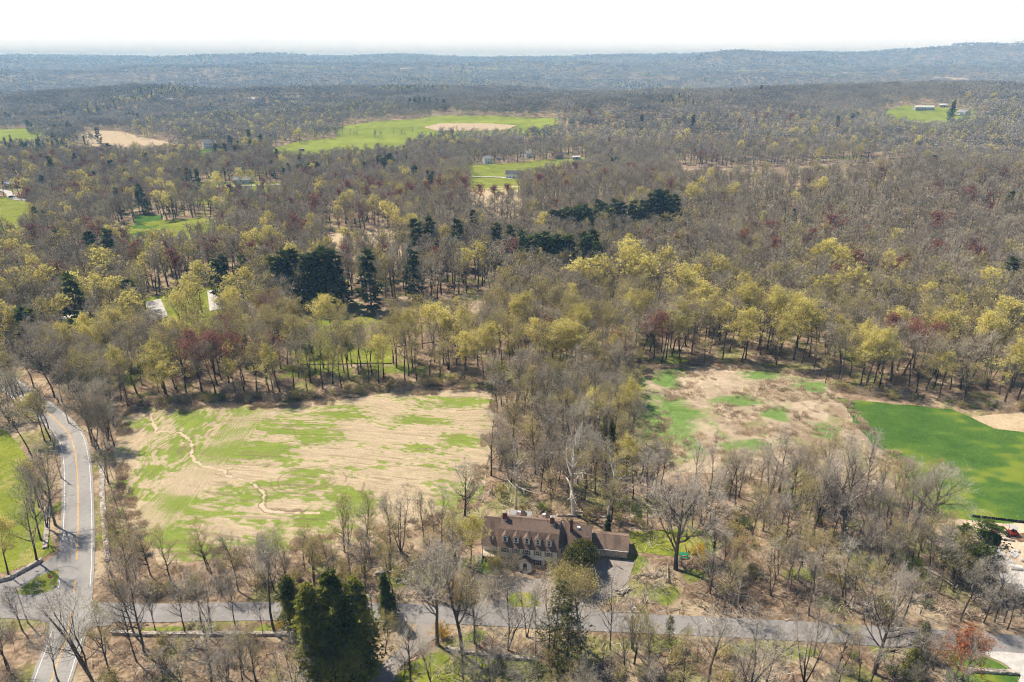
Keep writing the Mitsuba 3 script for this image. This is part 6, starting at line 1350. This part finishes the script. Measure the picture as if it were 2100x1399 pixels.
# split rails, wood heap, fallen trunks
for (x0, y0), (x1, y1), lab in ((*[(31.8, 124.1), (34.9, 125.3)], "split rail fence section lying across the rough grass"), (*[(35.4, 122.6), (36.3, 127.6)], "split rail fence section standing beside the great tree")):
    b = Builder("rail_fence", 0, 0, 0, 0, lab, "fence")
    z0, z1 = ground_z(x0, y0), ground_z(x1, y1)
    for q in (0.35, 0.75, 1.1):
        b("rail", rod((x0, y0, z0 + q), (x1, y1, z1 + q - 0.05), 0.07, 5), "weathered_wood")
    for t in (0, 0.5, 1):
        b("post", rod((x0 + (x1 - x0) * t, y0 + (y1 - y0) * t, z0 - 0.2), (x0 + (x1 - x0) * t, y0 + (y1 - y0) * t, z0 + 1.3), 0.1, 6), "weathered_wood")
wx_, wy_ = [(25.0, 120.0)][0]
b = Builder("log_heap", wx_, wy_, ground_z(wx_, wy_), 40, "heap of cut logs beside the driveway", "log pile")
for k in range(14):
    o = g6.normal(0, 0.5, 3) * [1.0, 0.7, 0.25]
    q = g6.normal(0, 0.25)
    b("log", rod((o[0] - 1.1, o[1] - q, 0.3 + abs(o[2])), (o[0] + 1.1, o[1] + q, 0.3 + abs(o[2])), 0.13 + 0.06 * g6.random(), 7), "weathered_wood")
for (x0, y0), (x1, y1), r, lab in ((*[(96.2, 127.5), (99.6, 120.3)], 0.16, "long pale fallen trunk in the right-hand thicket"), (*[(101.9, 130.0), (102.4, 127.0)], 0.13, "short pale fallen trunk below the ragged evergreens"), (*[(16.7, 148.9), (24.0, 145.8)], 0.18, "pale fallen trunk behind the right wing"),
                                   (*[(36.5, 114.7), (30.8, 112.8)], 0.1, "bent fallen limb beside the lane"), (*[(57.8, 111.0), (61.3, 111.9)], 0.12, "fallen trunk at the upper edge of the lane"), (*[(-52.9, 118.1), (-49.0, 119.6)], 0.14, "fallen trunk on the upper bank of the lane")):
    b = Builder("fallen_trunk", 0, 0, 0, 0, lab, "fallen tree")
    g7 = np.random.default_rng(int(abs(x0) * 10))
    p = np.array([[x0, y0, ground_z(x0, y0) + 0.3], [(x0 + x1) / 2 + 0.3, (y0 + y1) / 2 + 0.2, ground_z(x0, y0) + 0.55], [x1, y1, ground_z(x1, y1) + 0.7]])
    scene[b.key] = mikit.ply(join(tubes(p[None], np.array([[r, r * 0.8, r * 0.4]]), 7), tubes(np.stack([p[1:2], p[1:2] + [[0.8, 0.5, 0.9]]], 1), np.array([[r * 0.4, 0.03]]), 5), tubes(np.stack([p[2:3], p[2:3] + [[0.6, 0.9, 0.5]]], 1), np.array([[r * 0.35, 0.02]]), 5)), "bark_pale", True)
wx_, wy_ = [(56.7, 121.1)][0]
b = Builder("white_stump", wx_, wy_, ground_z(wx_, wy_), 0, "leaning white dead trunk in the right-hand thicket", "dead tree")
scene[b.key] = mikit.ply(tubes(np.array([[[0, 0, -0.2], [-0.1, 0, 1.2], [-0.35, 0.1, 2.4]]]), np.array([[0.26, 0.2, 0.07]]), 8), "siding_white", True)

# building site: excavator, silt fence, pipes, slabs
ex, ey = [(124.3, 139.2)][0]
b = Builder("excavator", ex, ey, ground_z(ex, ey) + 0.05, 172, "small red excavator with canopy digging on the building site", "excavator")
add_bsdf("paint_red", (0.32, 0.035, 0.02), 0.4)
add_bsdf("rubber_black", (0.025, 0.025, 0.025), 0.8)
for s in (-1, 1):
    an = np.linspace(0, 2 * math.pi, 24, endpoint=False)
    prof = np.column_stack([np.where(np.cos(an) > 0, 0.75, -0.75) + 0.3 * np.cos(an), 0.32 + 0.3 * np.sin(an)])
    v, f = prism(prof, 0.45 * s - 0.2 + 0.25 * s, 0.45 * s + 0.2 + 0.25 * s)
    tr_ = b("track", (np.column_stack([v[:, 1], v[:, 0], v[:, 2]]), f[:, ::-1]), "rubber_black")
    for k in range(3):
        b("roller", tubes(np.array([[[-0.6 + 0.6 * k, 0.7 * s + 0.21 * s, 0.3], [-0.6 + 0.6 * k, 0.7 * s + 0.24 * s, 0.3]]]), np.array([[0.16, 0.16]]), 10), "metal_grey", tr_)
b("undercarriage", box(-0.5, 0.5, -0.48, 0.48, 0.35, 0.62), "metal_black")
b("body", join(box(-1.35, 0.3, -0.75, 0.75, 0.68, 1.25), prism([(-0.7, 1.25), (0.7, 1.25), (0.55, 1.6), (-0.55, 1.6)], -1.3, -0.55)), "paint_red")
b("counterweight", box(-1.6, -1.36, -0.7, 0.7, 0.7, 1.3), "metal_black")
b("seat", join(box(-0.45, 0.05, -0.3, 0.3, 1.26, 1.5), box(-0.52, -0.42, -0.3, 0.3, 1.51, 2.0)), "rubber_black")
b("control_lever", join(box(0.2, 0.24, -0.32, -0.28, 1.26, 1.75), box(0.2, 0.24, 0.28, 0.32, 1.26, 1.75)), "metal_black")
cn = b("canopy", box(-0.95, 0.5, -0.75, 0.75, 2.62, 2.7), "metal_grey")
b("canopy_post", join(*[box(x - 0.035, x + 0.035, y - 0.035, y + 0.035, 1.26, 2.615) for x in (-0.85, 0.2) for y in (-0.65, 0.65)]), "metal_black", cn)
b("boom", tubes(np.array([[[0.4, 0, 0.9], [1.3, 0, 1.9], [2.0, 0, 2.4], [2.9, 0, 2.2]]]), np.array([[0.17, 0.16, 0.15, 0.11]]), 4), "paint_red")
b("stick", tubes(np.array([[[2.75, 0, 2.4], [3.35, 0, 1.5], [3.5, 0, 0.85]]]), np.array([[0.13, 0.12, 0.08]]), 4), "paint_red")
b("hydraulic_ram", join(rod((0.6, 0.12, 0.8), (1.7, 0.12, 1.9), 0.06), rod((1.9, 0, 2.62), (2.8, 0, 2.55), 0.05)), "metal_grey")
v, f = prism([(3.3, 0.9), (3.75, 0.75), (3.7, 0.35), (3.35, 0.1), (2.95, 0.3), (3.1, 0.4), (3.35, 0.32), (3.5, 0.5)], -0.3, 0.3)
b("bucket", (np.column_stack([v[:, 1], v[:, 0], v[:, 2]]), f[:, ::-1]), "paint_red")
b("blade", box(0.95, 1.05, -0.75, 0.75, 0.05, 0.4), "metal_black")
px_, py_ = [(125.7, 138.6)][0]
m = trimesh.creation.icosphere(subdivisions=4, radius=1.0)
v = np.array(m.vertices)
v = v * np.array([3.6, 2.0, 1.0]) * (1 + 0.12 * nz(v[:, 0] * 3, v[:, 1] * 3 + v[:, 2], 4) + 0.05 * nz(v[:, 0] * 9, v[:, 1] * 9, 5))[:, None]
setting("dirt_heap", (v + [px_ + 1.5, py_ - 0.3, -0.25], np.array(m.faces)), "brown_dirt", "low heap of brown earth behind the excavator")
b = Builder("silt_fence", 0, 0, 0, 0, "black silt fence between the green lawn and the building site", "fence")
sf = [(119.5, 146.8), (120.9, 146.4), (124.8, 145.6), (128.7, 144.8), (131.4, 144.2), (137.5, 142.2), (153.7, 136.5)]
ln = shapely.segmentize(LineString(sf), 1.6)
c = np.array(ln.coords)
up = np.column_stack([c, np.full(len(c), 0.75) + 0.08 * nz(c[:, 0], c[:, 1], 3)])
b("cloth", join(*[(np.array([[*c[i], 0], [*c[i + 1], 0], up[i + 1], up[i], [c[i][0], c[i][1] + 0.03, 0], [c[i + 1][0], c[i + 1][1] + 0.03, 0], up[i + 1] + [0, 0.03, 0], up[i] + [0, 0.03, 0]]), np.array([[0, 1, 2], [0, 2, 3], [4, 6, 5], [4, 7, 6], [3, 2, 6], [3, 6, 7]])) for i in range(len(c) - 1)]), "metal_black")
for q in c[::2]:
    b("post", box(q[0] - 0.03, q[0] + 0.03, q[1] - 0.06, q[1] - 0.02, -0.1, 0.9), "weathered_wood")
(p0x, p0y), (p1x, p1y), (sx2, sy2), (s3x, s3y), (b0x, b0y), (b1x, b1y) = [(116.6, 139.3), (116.3, 135.8), (120.3, 131.9), (117.5, 127.1), (119.6, 138.0), (124.0, 136.9)]
for k in range(3):
    b = Builder("white_pipe", 0, 0, 0, 0, "white pipe in the stack lying on the dirt beside the ragged evergreens", "pipe", "white pipes on the building site")
    scene[b.key] = mikit.ply(rod((p0x + 0.3 * k, p0y, 0.35), (p1x + 0.3 * k, p1y, 0.35), 0.14, 8), "siding_white", True)
b = Builder("concrete_slab", sx2, sy2, 0.1, 35, "white slab leaning on the dirt bank at the right edge", "slab")
scene[b.key] = mikit.ply(turned(slab((-0.7, 0.0), (0.7, 0.7), -1.3, 1.3, 0.15), *b.at), "siding_white")
b = Builder("white_tank", s3x, s3y, 0.1, -10, "low white tank on the gravel track", "tank")
an = np.linspace(0, 2 * math.pi, 20, endpoint=False)
scene[b.key] = mikit.ply(turned(prism(np.column_stack([0.55 * np.cos(an), 0.5 + 0.5 * np.sin(an)]), -1.2, 1.2), *b.at), "siding_white", 40)
b = Builder("foundation_wall", 0, 0, 0, 0, "long dark foundation strip in front of the excavator", "wall")
scene[b.key] = mikit.ply(turned(box(0, math.hypot(b1x - b0x, b1y - b0y), -0.15, 0.15, 0, 0.6), b0x, b0y, 0, math.degrees(math.atan2(b1y - b0y, b1x - b0x))), "stone_grey")

# far drives, a car, a pool
setting("left_drive", ribbon(curve([(-485.8, 629.8), (-463.9, 629.6), (-452.1, 619.7), (-438.5, 600.7), (-428.7, 596.0), (-419.6, 595.1)]), -3.0, 3.0, 0.7), "gravel", "winding pale drive at the far left")
setting("villa_drive", ribbon(curve([(-237.9, 285.1), (-220.3, 285.0), (-212.5, 289.9), (-206.7, 293.0), (-201.5, 297.5), (-193.6, 299.5), (-186.2, 302.8)]), -2.2, 2.2, 0.6), "gravel", "pale drive among trees at the left")
setting("court", drape(Polygon([(-156.4, 333.6), (-138.5, 336.0), (-129.9, 311.0), (-142.5, 302.8)]), 0.6, 5.0), "gravel", "pale court among budding trees at the left")
setting("yard", drape(Polygon([(-178.7, 315.4), (-174.0, 320.5), (-159.0, 296.2), (-162.4, 282.5)]), 0.6, 5.0), "gravel", "pale paved yard at the left")
setting("village_road", ribbon(curve([(-320.1, 676.0), (-275.7, 672.4), (-235.8, 681.5), (-198.1, 684.6), (-171.9, 696.5), (-126.9, 721.2), (-51.0, 725.0), (-15.2, 721.3), (0.0, 701.4)]), -3.0, 3.0, 0.8), "gravel", "pale village road in the middle distance")
for (x, y), mat, lab in zip([(-439.8, 602.7), (-284.0, 684.1), (-254.3, 659.4)], ("metal_black", "siding_white", "siding_white"), ("dark car on the winding drive at the far left", "white van parked among yellow trees", "white car parked by the low blue-grey house")):
    b = Builder("parked_car", x, y, ground_z(x, y) + 0.85, 20, lab, "car")
    b("body", prism([(-0.9, 0.3), (0.9, 0.3), (0.9, 0.85), (-0.9, 0.85)], -2.2, 2.2), mat)
    v, f = prism([(-0.8, 0.85), (0.8, 0.85), (0.62, 1.5), (-0.62, 1.5)], -1.5, 1.2)
    b("cabin", (v, f), "window_glass")
    for q in (-1.4, 1.4):
        for s in (-1, 1):
            b("wheel", tubes(np.array([[[q, s * 0.75, 0.32], [q, s * 0.93, 0.32]]]), np.array([[0.33, 0.33]]), 10), "rubber_black")
fx, fy = [(-269.3, 901.6)][0]
b = Builder("field_shelter", fx, fy, ground_z(fx, fy) + 0.4, 10, "small brown shelter standing in the lower green field", "shed")
b("wall", box(-3, 3, -1.6, 1.6, 0, 2.4), "siding_brown")
b("roof", slab((-2.1, 2.35), (2.1, 3.0), -3.3, 3.3, 0.12), "roof_grey")
